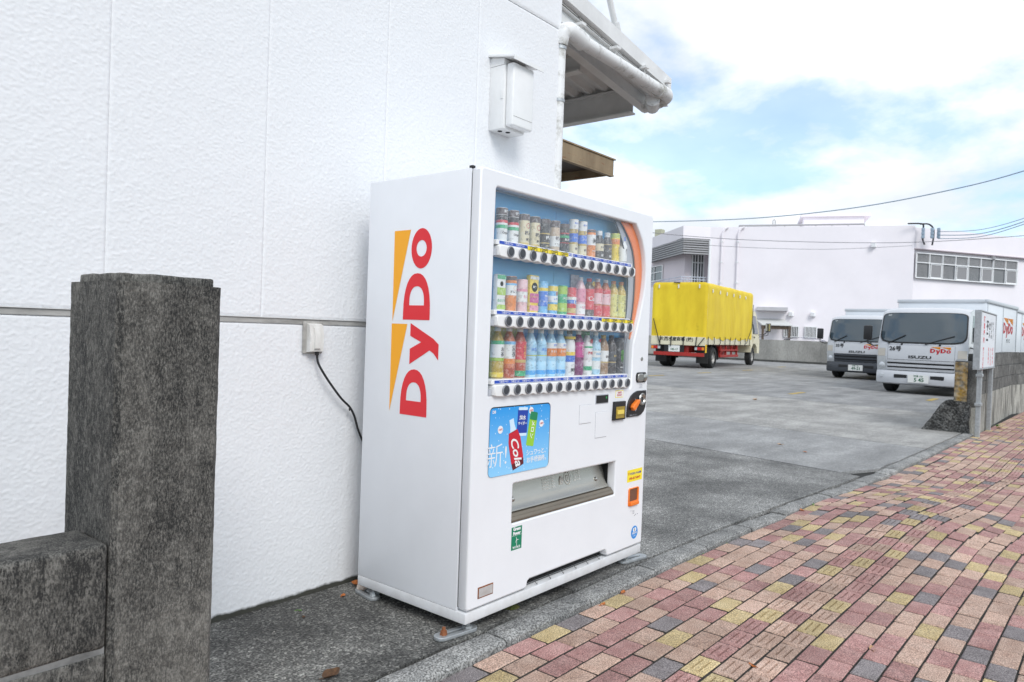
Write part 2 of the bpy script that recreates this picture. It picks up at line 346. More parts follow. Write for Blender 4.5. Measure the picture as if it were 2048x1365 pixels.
def brick_faces(var, tact):
    """worn clay paver, top at z = 0"""
    r = random.Random(var * 31 + tact); j = lambda s: r.uniform(-s, s)
    bm = bmesh.new(); ch = 0.004
    if not tact:
        xs_ = [-HX, -HX + ch, HX - ch, HX]; ys_ = [-HY, -HY + ch, HY - ch, HY]
    else:
        xs_ = [-HX, -HX + ch, -HX * 0.68, HX * 0.68, HX - ch, HX]; ys_ = [-HY, -HY + ch, -0.0195, -0.0110, 0.0110, 0.0195, HY - ch, HY]
    V = {}
    for a, xx in enumerate(xs_):
        for b, yy in enumerate(ys_):
            edge = a in (0, len(xs_) - 1) or b in (0, len(ys_) - 1)
            V[a, b] = bm.verts.new((xx + (j(0.0012) if edge else 0), yy + (j(0.0012) if edge else 0), (-ch if edge else 0) + j(0.0008)))
    for a in range(len(xs_) - 1):
        for b in range(len(ys_) - 1):
            if tact and a == 2 and b in (2, 4):
                q = [V[a, b], V[a + 1, b], V[a + 1, b + 1], V[a, b + 1]]
                lo = [bm.verts.new((v.co.x * 0.985, v.co.y + (0.0015 if k < 2 else -0.0015), -0.011)) for k, v in enumerate(q)]
                bm.faces.new(lo).material_index = 1
                for k in range(4): bm.faces.new((q[k], q[(k + 1) % 4], lo[(k + 1) % 4], lo[k]))
            else: bm.faces.new((V[a, b], V[a + 1, b], V[a + 1, b + 1], V[a, b + 1]))
    na, nb = len(xs_) - 1, len(ys_) - 1
    ring = [V[a, 0] for a in range(na + 1)] + [V[na, b] for b in range(1, nb + 1)] + [V[a, nb] for a in range(na - 1, -1, -1)] + [V[0, b] for b in range(nb - 1, 0, -1)]
    lo = [bm.verts.new((v.co.x * 0.995, v.co.y * 0.995, -0.05)) for v in ring]
    for k in range(len(ring)): bm.faces.new((ring[k], lo[k], lo[(k + 1) % len(ring)], ring[(k + 1) % len(ring)])).material_index = 1
    bm.faces.index_update(); mi_ = [f.material_index for f in bm.faces]; m_ = MB().bm(bm); return m_.v, m_.f, mi_
SHAPES = {(k, t): brick_faces(k, t) for k in range(5) for t in (0, 1)}
MESH = {}
def brick_mesh(k, t, c):
    if (k, t, c) not in MESH:
        m_ = MB(); m_.add(*SHAPES[k, t][:2]); m_.mi = list(SHAPES[k, t][2]); MESH[k, t, c] = m_.mesh('brick', [BR[c], bed_m], smooth=30)
    return MESH[k, t, c]
Rinv = rot.transposed()
def project(p):
    q = Rinv @ (Vector(p) - Vector((0, 0, CAM_Z)))
    if q.z > -0.1: return None
    return 1024 + q.x / -q.z * FPX, 682.5 - q.y / -q.z * FPX, -q.z
bricks = []; r_ = random.Random(23)
nrow = 30
for row in range(nrow):
    y0 = 1.785 - 0.046 - PY * row - 0.006
    tact = row in (6, 7, 8)
    off = (row % 2) * PX * 0.5 + r_.uniform(-0.03, 0.03)
    prev = -1
    for i in range(-22, 160):
        x = i * PX + off
        if x < -2.5 or x > 24 or (x > 12 and y0 < -0.5) or (x > 17 and y0 < 0.4): continue
        y = y0 + (ky(x) - 1.785) * (1 if row < 12 else 0.9)
        sway = smooth01(4.2, 5.5, x) * (1 - smooth01(8.5, 10.5, x))
        y += 0.018 * sway * math.sin(x * 2.6 + 0.12 * row) * (1 if row > 0 else 0.2)
        c = r_.choices((0, 1, 2, 3), (0.32, 0.42, 0.15, 0.11))[0]
        if c == prev and c > 1: c = r_.choice((0, 1))
        prev = c
        z = -0.026 + heave(x, y) + r_.uniform(-0.0015, 0.0015) * (1 + 1.2 * sway)
        sl = (heave(x + 0.05, y) - heave(x - 0.05, y)) / 0.1; sy_ = (heave(x, y + 0.05) - heave(x, y - 0.05)) / 0.1
        rz_ = math.atan((ky(x + .3) - ky(x - .3)) / .6) + r_.uniform(-0.007, 0.007) * (1 + 2 * sway)
        e = (sy_ + r_.uniform(-.01, .01) * (1 + sway), -sl + r_.uniform(-.008, .008) * (1 + sway), rz_)
        pr = project((x, y, z)); score = 0
        if pr and -30 < pr[0] < 2078 and -30 < pr[1] < 1395: score = 1 / pr[2] ** 3
        bricks.append((score, x, y, z, e, c, int(tact), r_.randrange(5)))
bricks.sort(key=lambda b: -b[0])
for (s_, x, y, z, e, c, t, k) in bricks[:300]:
    o = obj('brick', brick_mesh(k, t, c), pav, (x, y, z)); o.rotation_euler = e
rest = MB()
from mathutils import Euler
for (s_, x, y, z, e, c, t, k) in bricks[300:]:
    M = Matrix.Translation((x, y, z)) @ Euler(e).to_matrix().to_4x4(); vs_, fs, mi_ = SHAPES[k, t]
    rest.add([M @ Vector(p) for p in vs_], fs); rest.mi[-len(fs):] = [4 if q else c for q in mi_]
kind(rest.build('paving', BRS + [bed_m], pav, smooth=30), 'stuff')

# ------------------------------------------------------------------ white building
WY = 2.72; CX = 3.70
stucco = mat('white_stucco', (0.80, 0.805, 0.81), 0.85)
n, l, p = nodes_of(stucco)
co = n.new('ShaderNodeTexCoord'); mp = n.new('ShaderNodeMapping'); mp.inputs['Scale'].default_value = (1, 1, 1.35); l.new(co.outputs['Object'], mp.inputs[0])
n1 = n.new('ShaderNodeTexNoise'); n1.inputs['Scale'].default_value = 120; n1.inputs['Detail'].default_value = 4; n1.inputs['Roughness'].default_value = 0.55; n1.inputs['Distortion'].default_value = 0.6; l.new(mp.outputs[0], n1.inputs['Vector'])
rr = n.new('ShaderNodeValToRGB'); rr.color_ramp.elements[0].position = 0.35; rr.color_ramp.elements[1].position = 0.72; l.new(n1.outputs['Fac'], rr.inputs[0])
sp = n.new('ShaderNodeSeparateXYZ'); l.new(co.outputs['Object'], sp.inputs[0])
n2 = n.new('ShaderNodeTexNoise'); n2.inputs['Scale'].default_value = 16; n2.inputs['Detail'].default_value = 8; l.new(co.outputs['Object'], n2.inputs['Vector'])
ma = n.new('ShaderNodeMath'); ma.operation = 'MULTIPLY_ADD'; l.new(n2.outputs['Fac'], ma.inputs[0]); ma.inputs[1].default_value = -0.034; l.new(sp.outputs[2], ma.inputs[2])
r2 = n.new('ShaderNodeValToRGB'); e = r2.color_ramp.elements; e[0].position = 0.0; e[0].color = (0.05, 0.05, 0.04, 1); e[1].position = 0.012; e[1].color = (0.80, 0.807, 0.82, 1)
l.new(ma.outputs[0], r2.inputs[0])
n3 = n.new('ShaderNodeTexNoise'); n3.inputs['Scale'].default_value = 0.9; n3.inputs['Detail'].default_value = 3; l.new(co.outputs['Object'], n3.inputs['Vector'])
r3 = n.new('ShaderNodeValToRGB'); r3.color_ramp.elements[0].color = (0.93, 0.93, 0.93, 1); r3.color_ramp.elements[1].color = (1, 1, 1, 1); l.new(n3.outputs['Fac'], r3.inputs[0])
mu = n.new('ShaderNodeMixRGB'); mu.blend_type = 'MULTIPLY'; mu.inputs[0].default_value = 1; l.new(r2.outputs[0], mu.inputs[1]); l.new(r3.outputs[0], mu.inputs[2])
l.new(mu.outputs[0], p.inputs['Base Color'])
def stucco_sheet(x0, x1, y, z0, z1, step):
    """cladding sheet with real spray-stucco relief, edges turned back"""
    nx_, nz_ = int((x1 - x0) / step), int((z1 - z0) / step); vs_ = []; nf = mnoise.noise
    for i in range(nx_ + 1):
        x = x0 + (x1 - x0) * i / nx_
        for k in range(nz_ + 1):
            z = z0 + (z1 - z0) * k / nz_
            h = 0.0017 * max(-0.35, nf((x * 104 + z * 34, z * 140 - x * 18, y))) + 0.0008 * nf((x * 190, z * 210, 7.0)) + 0.0008 * nf((x * 9, z * 9, 3.0))
            e_ = min(i, nx_ - i, k, nz_ - k)
            vs_.append((x, y - h + (0.0045 if e_ == 0 else 0.0012 if e_ == 1 else 0), z))
    kk = nz_ + 1
    m_ = MB(); m_.add(vs_, [(i * kk + k, (i + 1) * kk + k, (i + 1) * kk + k + 1, i * kk + k + 1) for i in range(nx_) for k in range(nz_)])
    b_ = [(x0, y + 0.004, z0), (x1, y + 0.004, z0), (x1, y + 0.004, z1), (x0, y + 0.004, z1)]; bb = [(p[0], y + 0.011, p[2]) for p in b_]
    m_.add(b_ + bb, [(0, 4, 5, 1), (1, 5, 6, 2), (2, 6, 7, 3), (3, 7, 4, 0)]); return m_
wb = thing('white_building', 'white stucco panel building wall behind the vending machine', 'building')
MB().box(-9, CX - 0.004, WY + 0.012, WY + 0.20, 0, 4.4).build('backing_wall', stucco, wb)
JW = [-9, -5.4, -4.79, -4.18, -3.57, -2.96, -2.35, -1.74, -1.13, -0.75, -0.14, 0.47, 1.08, 1.69, 2.32, 2.95, CX]
for a, b in zip(JW, JW[1:]):
    for z0, z1 in ((1.222, 3.066), (3.072, 4.4)):
        if a > -0.5: stucco_sheet(a + 0.0001, b - 0.0001, WY, z0, z1, 0.0043 if z0 < 2 else 0.008).build('wall_panel', stucco, wb, smooth=89); continue
        MB().bbox(a + 0.0001, b - 0.0001, WY, WY + 0.03, z0, z1, 0.0028, 2).build('wall_panel', stucco, wb, smooth=20)
MB().bbox(-9, -0.1405, WY + 0.004, WY + 0.03, -0.05, 1.196, 0.004, 2).build('lower_wall', stucco, wb, smooth=20)
stucco_sheet(-0.14, CX, WY + 0.004, -0.05, 1.196, 0.0043).build('lower_wall', stucco, wb, smooth=89)
seal = mat('weathered_sealant', (0.27, 0.265, 0.25), 0.8, col2=(0.46, 0.45, 0.43), vscale=9, stretch=(1, 1, 4))
MB().box(-9, CX, WY + 0.0015, WY + 0.03, 1.1965, 1.2180).build('joint_strip', seal, wb)
MB().box(-9, CX, WY - 0.004, WY + 0.03, 1.2185, 1.2216).build('drip_edge', offwhite, wb)
MB().box(CX - 0.004 - 0.18, CX - 0.004, WY + 0.205, 14, 0, 4.38).build('side_wall', stucco, wb)
MB().box(-9, CX - 0.2, WY + 0.21, 14, 4.2, 4.35).build('roof', offwhite, wb)

# canopy beyond the corner
can = thing('canopy_roof', 'white corrugated canopy roof jutting out past the building corner', 'canopy', (CX, WY, 3.0))
RZ = lambda x: 0.30 - 0.13 * x          # local underside of the fascia
canopy_white = mat('canopy_white', (0.70, 0.70, 0.69), 0.55, var=0.08, vscale=6)
deck = MB(); nx, ny = 2, 132
def deckf(a, b):
    x, y = a * 1.43, 0.10 + b * 3.9; ph = (b * 26) % 1.0
    h = 0.035 * (smooth01(0.0, 0.18, ph) - smooth01(0.5, 0.68, ph)); return (x, y, RZ(x) + 0.025 + h)
deck.grid(nx, ny, deckf); deck.build('corrugated_deck', canopy_white, can, smooth=15)
fx = lambda u, v, d: (u, d, v)
MB().prism([(0.0, RZ(0) - 0.02), (1.45, RZ(1.45) - 0.02), (1.45, RZ(1.45) + 0.075), (0.0, RZ(0) + 0.095)], fx, 0.0, 0.04).build('fascia', canopy_white, can, fix=True)
MB().box(1.435, 1.475, 0.08, 4.0, RZ(1.5) - 0.03, RZ(1.5) + 0.085).build('fascia', canopy_white, can)
def ibeam(m_, a, b, h, wd):
    a, b = Vector(a), Vector(b); d = (b - a).normalized(); s_ = d.cross(Vector((0, 0, 1))).normalized()
    pr = [(-wd / 2, 0), (wd / 2, 0), (wd / 2, 0.012), (0.005, 0.012), (0.005, h - 0.012), (wd / 2, h - 0.012), (wd / 2, h), (-wd / 2, h), (-wd / 2, h - 0.012), (-0.005, h - 0.012), (-0.005, 0.012), (-wd / 2, 0.012)]
    n_ = len(pr); A = [a + s_ * u + Vector((0, 0, v)) for u, v in pr]; B = [b + s_ * u + Vector((0, 0, v)) for u, v in pr]
    m_.add(A + B, [(i, (i + 1) % n_, n_ + (i + 1) % n_, n_ + i) for i in range(n_)] + [tuple(range(n_))[::-1], tuple(range(n_, 2 * n_))])
b_ = MB(); ibeam(b_, (0.0, 0.21, 0.155), (1.45, 0.21, -0.035), 0.125, 0.07); b_.build('edge_beam', canopy_white, can, fix=True)
b_ = MB(); ibeam(b_, (1.36, 0.28, -0.06), (1.36, 3.9, -0.06), 0.20, 0.08); b_.build('end_beam', canopy_white, can, fix=True)
b_ = MB(); ibeam(b_, (0.62, 0.28, 0.05), (0.62, 3.9, 0.05), 0.13, 0.07); b_.build('cross_beam', canopy_white, can, fix=True)
b_ = MB(); ibeam(b_, (0.0, 1.6, 0.13), (1.45, 1.6, -0.06), 0.125, 0.07); b_.build('edge_beam', canopy_white, can, fix=True)
for k in range(5):
    x = 0.22 + k * 0.28
    MB().box(x, x + 0.04, 0.05, 0.075, RZ(x) - 0.052, RZ(x) - 0.0205).build('fascia_bracket', canopy_white, can)
MB().prism([(0.0, RZ(0) - 0.155), (1.47, RZ(1.47) - 0.125), (1.47, RZ(1.47) - 0.048), (0.0, RZ(0) - 0.055)], fx, 0.055, 0.062).build('edge_channel', canopy_white, can, fix=True)
for zo in (-0.155, -0.055): MB().add([(0.0, 0.03, RZ(0) + zo), (1.47, 0.03, RZ(1.47) + zo + (0.03 if zo < -.1 else 0.007)), (1.47, 0.0549, RZ(1.47) + zo + (0.03 if zo < -.1 else 0.007)), (0.0, 0.0549, RZ(0) + zo), (0.0, 0.03, RZ(0) + zo + .006), (1.47, 0.03, RZ(1.47) + zo + (0.036 if zo < -.1 else 0.013)), (1.47, 0.0549, RZ(1.47) + zo + (0.036 if zo < -.1 else 0.013)), (0.0, 0.0549, RZ(0) + zo + .006)], [(0, 3, 2, 1), (4, 5, 6, 7), (0, 1, 5, 4), (1, 2, 6, 5), (2, 3, 7, 6), (3, 0, 4, 7)]).build('channel_flange', canopy_white, can)
MB().add([(0, 0.08, RZ(0) + 0.09), (1.43, 0.08, RZ(1.43) + 0.07), (1.43, 4.0, RZ(1.43) + 0.07), (0, 4.0, RZ(0) + 0.09)], [(0, 1, 2, 3)]).build('light_block_sheet', canopy_white, can)  # unseen sheet added above the deck to block light through the gaps
rod = MB().cyl((0.93, 0.16, 0.33), (0.28, 0.16, 1.45), 0.022, n=12); rod.cyl((0.93, 0.16, 0.33), (0.86, 0.16, 0.45), 0.032, n=12); rod.box(0.91, 0.96, 0.145, 0.175, 0.24, 0.36)
rod.build('tie_rod', canopy_white, can)
# rain pipe
pipe_w = mat('white_pvc_pipe', (0.76, 0.76, 0.75), 0.45, var=0.05)
n, l, p = nodes_of(pipe_w)
co = n.new('ShaderNodeTexCoord'); ge = n.new('ShaderNodeNewGeometry'); sx_ = n.new('ShaderNodeSeparateXYZ'); l.new(co.outputs['Object'], sx_.inputs[0])
nz = n.new('ShaderNodeTexNoise'); nz.inputs['Scale'].default_value = 9; nz.inputs['Detail'].default_value = 7; nz.inputs['Roughness'].default_value = 0.7; l.new(co.outputs['Object'], nz.inputs['Vector'])
rk = n.new('ShaderNodeValToRGB'); rk.color_ramp.elements[0].position = 0.50; rk.color_ramp.elements[0].color = (0.76, 0.76, 0.75, 1); rk.color_ramp.elements[1].position = 0.70; rk.color_ramp.elements[1].color = (0.30, 0.29, 0.25, 1)
l.new(nz.outputs['Fac'], rk.inputs[0]); l.new(rk.outputs[0], p.inputs['Base Color'])
gp_ = thing('rain_pipe', 'white rain pipe slung under the canopy edge and down the corner', 'pipe', (CX, WY, 0))
run = [(0.02, 0.0, 3.085), (0.10, -0.01, 3.085), (0.22, -0.012, 3.066)]
MB().tube(catmull([(0.012, 0.015, 2.99), (0.014, 0.0, 3.05), (0.05, -0.008, 3.083), (0.12, -0.012, 3.078), (0.215, -0.012, 3.063)], 4), [0.046] * 5 + [0.052] * 4 + [0.056] * 8, 18).build('elbow', pipe_w, gp_)
MB().cyl((0.20, -0.012, 3.066), (1.37, -0.012, 3.038), 0.043, n=20).build('gutter_pipe', pipe_w, gp_)
MB().tube(catmull([(1.24, -0.012, 3.040), (1.34, -0.012, 3.036), (1.390, 0.01, 3.025), (1.395, 0.09, 3.0), (1.385, 0.20, 2.985)], 4), 0.049, 18).build('elbow', pipe_w, gp_)
MB().cyl((1.26, 0.05, 2.99), (1.42, 0.14, 2.985), 0.055, n=16).build('outlet', pipe_w, gp_)
MB().cyl((0.012, 0.015, 0.0), (0.012, 0.015, 3.0), 0.036, n=16).build('downpipe', pipe_w, gp_)
for z in (2.955, 2.63): MB().cyl((0.012, 0.015, z), (0.012, 0.015, z + 0.018), 0.040, n=16).build('pipe_clip', galv, gp_)
for x in (0.19, 0.62, 1.02, 1.36):
    h = MB().lathe([(0.0445, -0.006), (0.0465, -0.006), (0.0465, 0.006), (0.0445, 0.006)], 16, (x, -0.012, 3.066 - 0.0233 * (x - 0.2)), 'x'); h.cyl((x, -0.012, 3.10), (x, 0.0, 3.17), 0.003, n=6); h.box(x - 0.025, x + 0.025, -0.035, 0.028, 3.165 - 0.03 * x, 3.182 - 0.03 * x)
    h.build('hanger', canopy_white, gp_)
# brown awning
brown = mat('faded_brown_metal', (0.17, 0.115, 0.06), 0.55, 0.2, col2=(0.33, 0.245, 0.145), vscale=5, stretch=(1, 1, 0.3))
n, l, p = nodes_of(brown)
src = p.inputs['Base Color'].links[0].from_socket
no = n.new('ShaderNodeTexNoise'); no.inputs['Scale'].default_value = 7; no.inputs['Detail'].default_value = 8; no.inputs['Roughness'].default_value = 0.7
rk = n.new('ShaderNodeValToRGB'); rk.color_ramp.elements[0].position = 0.58; rk.color_ramp.elements[1].position = 0.66; l.new(no.outputs['Fac'], rk.inputs[0])
mm = n.new('ShaderNodeMixRGB'); l.new(rk.outputs[0], mm.inputs[0]); l.new(src, mm.inputs[1]); mm.inputs[2].default_value = (0.22, 0.075, 0.02, 1); l.new(mm.outputs[0], p.inputs['Base Color'])
aw = thing('awning', 'small rusty brown metal awning on the side of the white building', 'awning', (CX, 2.80, 2.33))
brown_d = mat('dark_brown_metal', (0.045, 0.03, 0.02), 0.6, var=0.3)
MB().bbox(0.0, 0.79, 0, 0.012, 0, 0.105, 0.002, 1).build('front_panel', brown, aw)
MB().bbox(0.78, 0.80, 0.013, 1.3, 0.0, 0.105, 0.002, 1).build('end_panel', brown, aw)
MB().box(0.0, 0.805, -0.008, 1.3, 0.1055, 0.115).build('top_sheet', brown, aw)
MB().box(0.0, 0.775, 0.02, 1.28, 0.06, 0.065).build('soffit', brown_d, aw)
for y in (0.03, 0.62, 1.24): MB().box(0.0, 0.775, y, y + 0.03, 0.012, 0.059).build('rib', brown_d, aw)
MB().box(0.0, 0.79, -0.004, 0.03, -0.012, -0.0005).build('bottom_lip', brown, aw)

# electric box
eb = thing('meter_box', 'white electric box with sloping hood mounted on the wall', 'electric box', (3.05, WY, 2.30))
box_p = mat('box_ivory', (0.78, 0.78, 0.77), 0.45, var=0.03)
MB().bbox(0.0, 0.185, -0.105, 0, 0.0, 0.345, 0.004, 2).build('case', box_p, eb)
MB().bbox(0.012, 0.19, -0.160, -0.107, 0.012, 0.352, 0.010, 3).build('door', box_p, eb)
MB().box(0.02, 0.186, -0.1615, -0.1602, 0.062, 0.0635).build('door_seam', seal, eb)
fb = lambda u, v, d: (d, u, v)
MB().prism([(0.0, 0.40), (0.0, 0.412), (-0.19, 0.372), (-0.19, 0.352), (-0.184, 0.352), (-0.184, 0.366)], fb, -0.02, 0.238).build('hood', box_p, eb, fix=True)
MB().prism([(0.0, 0.346), (0.0, 0.398), (-0.10, 0.378), (-0.10, 0.346)], fb, 0.0, 0.185).build('top_cap', box_p, eb, fix=True)
MB().bbox(-0.004, -0.0005, -0.10, -0.085, 0.16, 0.21, 0.001, 1).build('latch', box_p, eb)
for k in range(2): MB().cyl((0.04 + k * 0.045, -0.05 - 0.02 * k, -0.003), (0.04 + k * 0.045, -0.05 - 0.02 * k, -0.0005), 0.013, n=14).build('cable_entry', dark, eb)

# outlet and cord
ol = thing('wall_outlet', 'weathered grey outdoor socket box on the wall joint', 'socket', (1.893, WY, 1.075))
aged = mat('weathered_plastic', (0.50, 0.48, 0.44), 0.7, col2=(0.72, 0.71, 0.68), vscale=16, stretch=(1, 1, 0.35))
agedk = mat('weathered_backplate', (0.25, 0.24, 0.22), 0.8, col2=(0.50, 0.48, 0.45), vscale=14)
MB().bbox(-0.004, 0.098, -0.010, 0.002, -0.006, 0.135, 0.006, 2).build('back_plate', agedk, ol)
MB().prism([(-0.0105, 0.0), (-0.036, 0.005), (-0.040, 0.072), (-0.028, 0.120), (-0.0105, 0.126)], fb, 0.012, 0.082).build('cover', aged, ol, fix=True)
MB().prism([(-0.0375, 0.012), (-0.046, 0.018), (-0.047, 0.07), (-0.036, 0.108), (-0.0315, 0.108)], fb, 0.032, 0.060).build('hinge_rib', aged, ol, fix=True)
MB().cyl((0.058, -0.024, -0.012), (0.058, -0.024, 0.003), 0.009, n=12).build('cable_gland', black_pl, ol)
cord = MB().tube(catmull([(1.951, 2.696, 1.075), (1.956, 2.692, 1.03), (1.985, 2.680, 0.975), (2.035, 2.680, 0.915), (2.085, 2.685, 0.865), (2.135, 2.690, 0.825), (2.165, 2.692, 0.78), (2.19, 2.692, 0.715), (2.23, 2.69, 0.64), (2.30, 2.66, 0.50), (2.36, 2.62, 0.42)], 6), 0.0052, 8)
cord.tube(catmull([(2.135, 2.690, 0.825), (2.128, 2.682, 0.812), (2.12, 2.675, 0.822)], 4), 0.003, 6)
tag(cord.build('power_cord', black_pl), 'black power cord drooping from the wall socket to the machine', 'cord')

# ------------------------------------------------------------------ pillar and low wall
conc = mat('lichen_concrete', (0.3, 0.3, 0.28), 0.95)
n, l, p = nodes_of(conc)
co = n.new('ShaderNodeTexCoord'); mp = n.new('ShaderNodeMapping'); mp.inputs['Scale'].default_value = (1, 1, 0.40); l.new(co.outputs['Object'], mp.inputs[0])
def nz(scale, det, rough, vec): q = n.new('ShaderNodeTexNoise'); q.inputs['Scale'].default_value = scale; q.inputs['Detail'].default_value = det; q.inputs['Roughness'].default_value = rough; l.new(vec, q.inputs['Vector']); return q.outputs['Fac']
def ramp(f, a, ca, b, cb): q = n.new('ShaderNodeValToRGB'); e = q.color_ramp.elements; e[0].position = a; e[0].color = (*ca, 1); e[1].position = b; e[1].color = (*cb, 1); l.new(f, q.inputs[0]); return q.outputs[0]
def mixc(f, a, b, mode='MIX'):
    q = n.new('ShaderNodeMixRGB'); q.blend_type = mode
    for i, s_ in enumerate((f, a, b)):
        if isinstance(s_, float): q.inputs[i].default_value = s_
        elif isinstance(s_, tuple): q.inputs[i].default_value = (*s_, 1)
        else: l.new(s_, q.inputs[i])
    return q.outputs[0]
base = ramp(nz(38, 5, 0.7, co.outputs['Object']), 0.3, (0.09, 0.085, 0.075), 0.7, (0.29, 0.278, 0.25))
f1 = ramp(nz(26, 10, 0.80, mp.outputs[0]), 0.43, (0, 0, 0), 0.60, (1, 1, 1))
f2 = ramp(nz(2.3, 4, 0.6, mp.outputs[0]), 0.40, (0, 0, 0), 0.62, (1, 1, 1))
f3 = ramp(nz(240, 5, 0.75, mp.outputs[0]), 0.40, (0, 0, 0), 0.55, (1, 1, 1))
stain_f = mixc(0.66, f1, f3, 'MIX'); stain_f = mixc(0.38, stain_f, f2, 'MIX')
stain_f = ramp(stain_f, 0.24, (0, 0, 0), 0.80, (1, 1, 1))
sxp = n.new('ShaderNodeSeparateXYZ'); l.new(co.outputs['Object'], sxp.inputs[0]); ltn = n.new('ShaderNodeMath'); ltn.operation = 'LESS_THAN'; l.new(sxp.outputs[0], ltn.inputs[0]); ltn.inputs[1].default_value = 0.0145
side_shade = ramp(ltn.outputs[0], 0.0, (0, 0, 0), 1.0, (0.22, 0.22, 0.22)); stain_f = mixc(1.0, stain_f, side_shade, 'ADD')   # shade of the side towards the low wall, painted in as darker colour
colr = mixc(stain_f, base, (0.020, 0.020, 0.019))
sp_ = ramp(nz(330, 3, 0.6, co.outputs['Object']), 0.60, (0, 0, 0), 0.70, (0.30, 0.30, 0.30))
colr = mixc(sp_, colr, (0.40, 0.39, 0.36))
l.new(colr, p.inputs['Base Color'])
bu = n.new('ShaderNodeBump'); bu.inputs['Strength'].default_value = 0.8; bu.inputs['Distance'].default_value = 0.005; l.new(nz(150, 6, 0.7, co.outputs['Object']), bu.inputs['Height']); l.new(bu.outputs[0], p.inputs['Normal'])
def rough_block(x0, x1, y0, y1, z0, z1, cut, amp, ch, seg=2):
    bm = bmesh.new(); bmesh.ops.create_cube(bm, size=1)
    for v in bm.verts: v.co = ((x0 + x1) / 2 + v.co.x * (x1 - x0), (y0 + y1) / 2 + v.co.y * (y1 - y0), (z0 + z1) / 2 + v.co.z * (z1 - z0))
    if ch: bmesh.ops.bevel(bm, geom=[e for e in bm.edges if seg > 1 or abs(e.verts[0].co.z - e.verts[1].co.z) > 0.2], offset=ch, segments=seg, profile=0.6, affect='EDGES')
    while max(e.calc_length() for e in bm.edges) > cut:
        bmesh.ops.subdivide_edges(bm, edges=[e for e in bm.edges if e.calc_length() > cut], cuts=1, use_grid_fill=True)
        bmesh.ops.triangulate(bm, faces=[f for f in bm.faces if len(f.verts) > 4])
    bm.normal_update()
    for v in bm.verts:
        c_ = v.co; v.co = c_ + v.normal * amp * (mnoise.noise(c_ * 28) + 0.6 * mnoise.noise(c_ * 75))
    return MB().bm(bm)
pl = thing('gate_pillar', 'square weathered concrete gate pillar black with lichen', 'pillar', (0.744, 1.80, 0))
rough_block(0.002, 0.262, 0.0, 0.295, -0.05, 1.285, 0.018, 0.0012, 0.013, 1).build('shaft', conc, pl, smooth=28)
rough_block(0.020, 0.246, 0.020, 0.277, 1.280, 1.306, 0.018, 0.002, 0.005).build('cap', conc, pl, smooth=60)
lw = thing('low_wall', 'low mossy concrete wall joined to the gate pillar', 'wall', (0.744, 1.80, 0))
rough_block(-6.0, -0.002, 0.006, 0.185, 0.42, 0.668, 0.03 if False else 0.06, 0.003, 0.012).build('coping_block', conc, lw, smooth=60)
rough_block(-6.0, -0.002, 0.006, 0.185, -0.05, 0.410, 0.06, 0.003, 0.008).build('lower_block', conc, lw, smooth=60)
mort = mat('pale_mortar', (0.17, 0.17, 0.165), 0.95, var=0.35, vscale=20)
MB().box(-6.0, -0.004, 0.010, 0.18, 0.405, 0.425).build('mortar_joint', mort, lw)
# ------------------------------------------------------------------ vending machine
MX, MY = 2.105, 1.905
vm = thing('vending_machine', 'large white drink vending machine with red lettering on its side', 'vending machine', (MX, MY, 0))
MW, MD = 1.365, 0.655
F = lambda u, v, d: (u, d, v)                      # front plane: u across, v height, d depth behind the front
# cabinet
MB().bbox(0.0, 0.018, 0.0535, MD, 0.096, 1.828, 0.003, 2).build('side_panel', side_paint, vm)
MB().bbox(MW - 0.018, MW, 0.0535, MD, 0.096, 1.828, 0.003, 2).build('side_panel', side_paint, vm)
MB().box(0.018, MW - 0.018, MD - 0.02, MD - 0.003, 0.096, 1.826).build('back_panel', side_paint, vm)
MB().bbox(0.0185, MW - 0.0185, 0.066, MD - 0.0205, 1.808, 1.8275, 0.002, 1).build('top_panel', side_paint, vm)
MB().box(0.012, MW - 0.012, 0.0505, 0.0655, 0.11, 1.815).box(0.02, MW - 0.02, 0.0656, 0.60, 0.10, 0.90).build('gasket', dark, vm) if False else None
g_ = MB()
for a in ((0.008, 0.03, 0.05, 0.0655, 0.11, 1.82), (MW - 0.03, MW - 0.008, 0.05, 0.0655, 0.11, 1.82), (0.03, MW - 0.03, 0.05, 0.0655, 1.795, 1.82), (0.03, MW - 0.03, 0.05, 0.0655, 0.11, 0.15)): g_.box(*a)
g_.build('door_gasket', rubber, vm)
MB().box(0.019, MW - 0.019, 0.20, 0.215, 0.10, 1.80).build('inner_bulkhead', dark, vm)
MB().bbox(0.0, 0.018, 0.046, 0.0655, 1.828, 1.838, 0.002, 1).build('hinge', black_pl, vm)
# door
arc = [(1.187, 1.766), (1.225, 1.728), (1.255, 1.692), (1.280, 1.645), (1.296, 1.598), (1.305, 1.545), (1.306, 1.50), (1.300, 1.45), (1.290, 1.40), (1.276, 1.353), (1.259, 1.30), (1.241, 1.251), (1.210, 1.176), (1.199, 1.148)]
hole = [(0.100, 1.765), (0.093, 1.757), (0.087, 0.940), (1.19, 0.930), (1.198, 0.938)] + arc[::-1]
slot = rrect(0.264, 1.071, 0.402, 0.567, 0.006, 3)
outl = [(0.0, 0.118), (0.008, 0.104), (0.368, 0.104), (0.381, 0.112), (0.386, 0.132), (0.398, 0.139), (1.000, 0.139), (1.012, 0.132), (1.018, 0.112), (1.030, 0.104), (MW - 0.008, 0.104), (MW, 0.112), (MW, 1.818), (MW - 0.012, 1.83), (0.012, 1.83), (0.0, 1.818)]
MB().curve(outl, [hole, slot], F, 0.0, 0.048, 0.0075).build('door', white_paint, vm, smooth=40, fix=True)
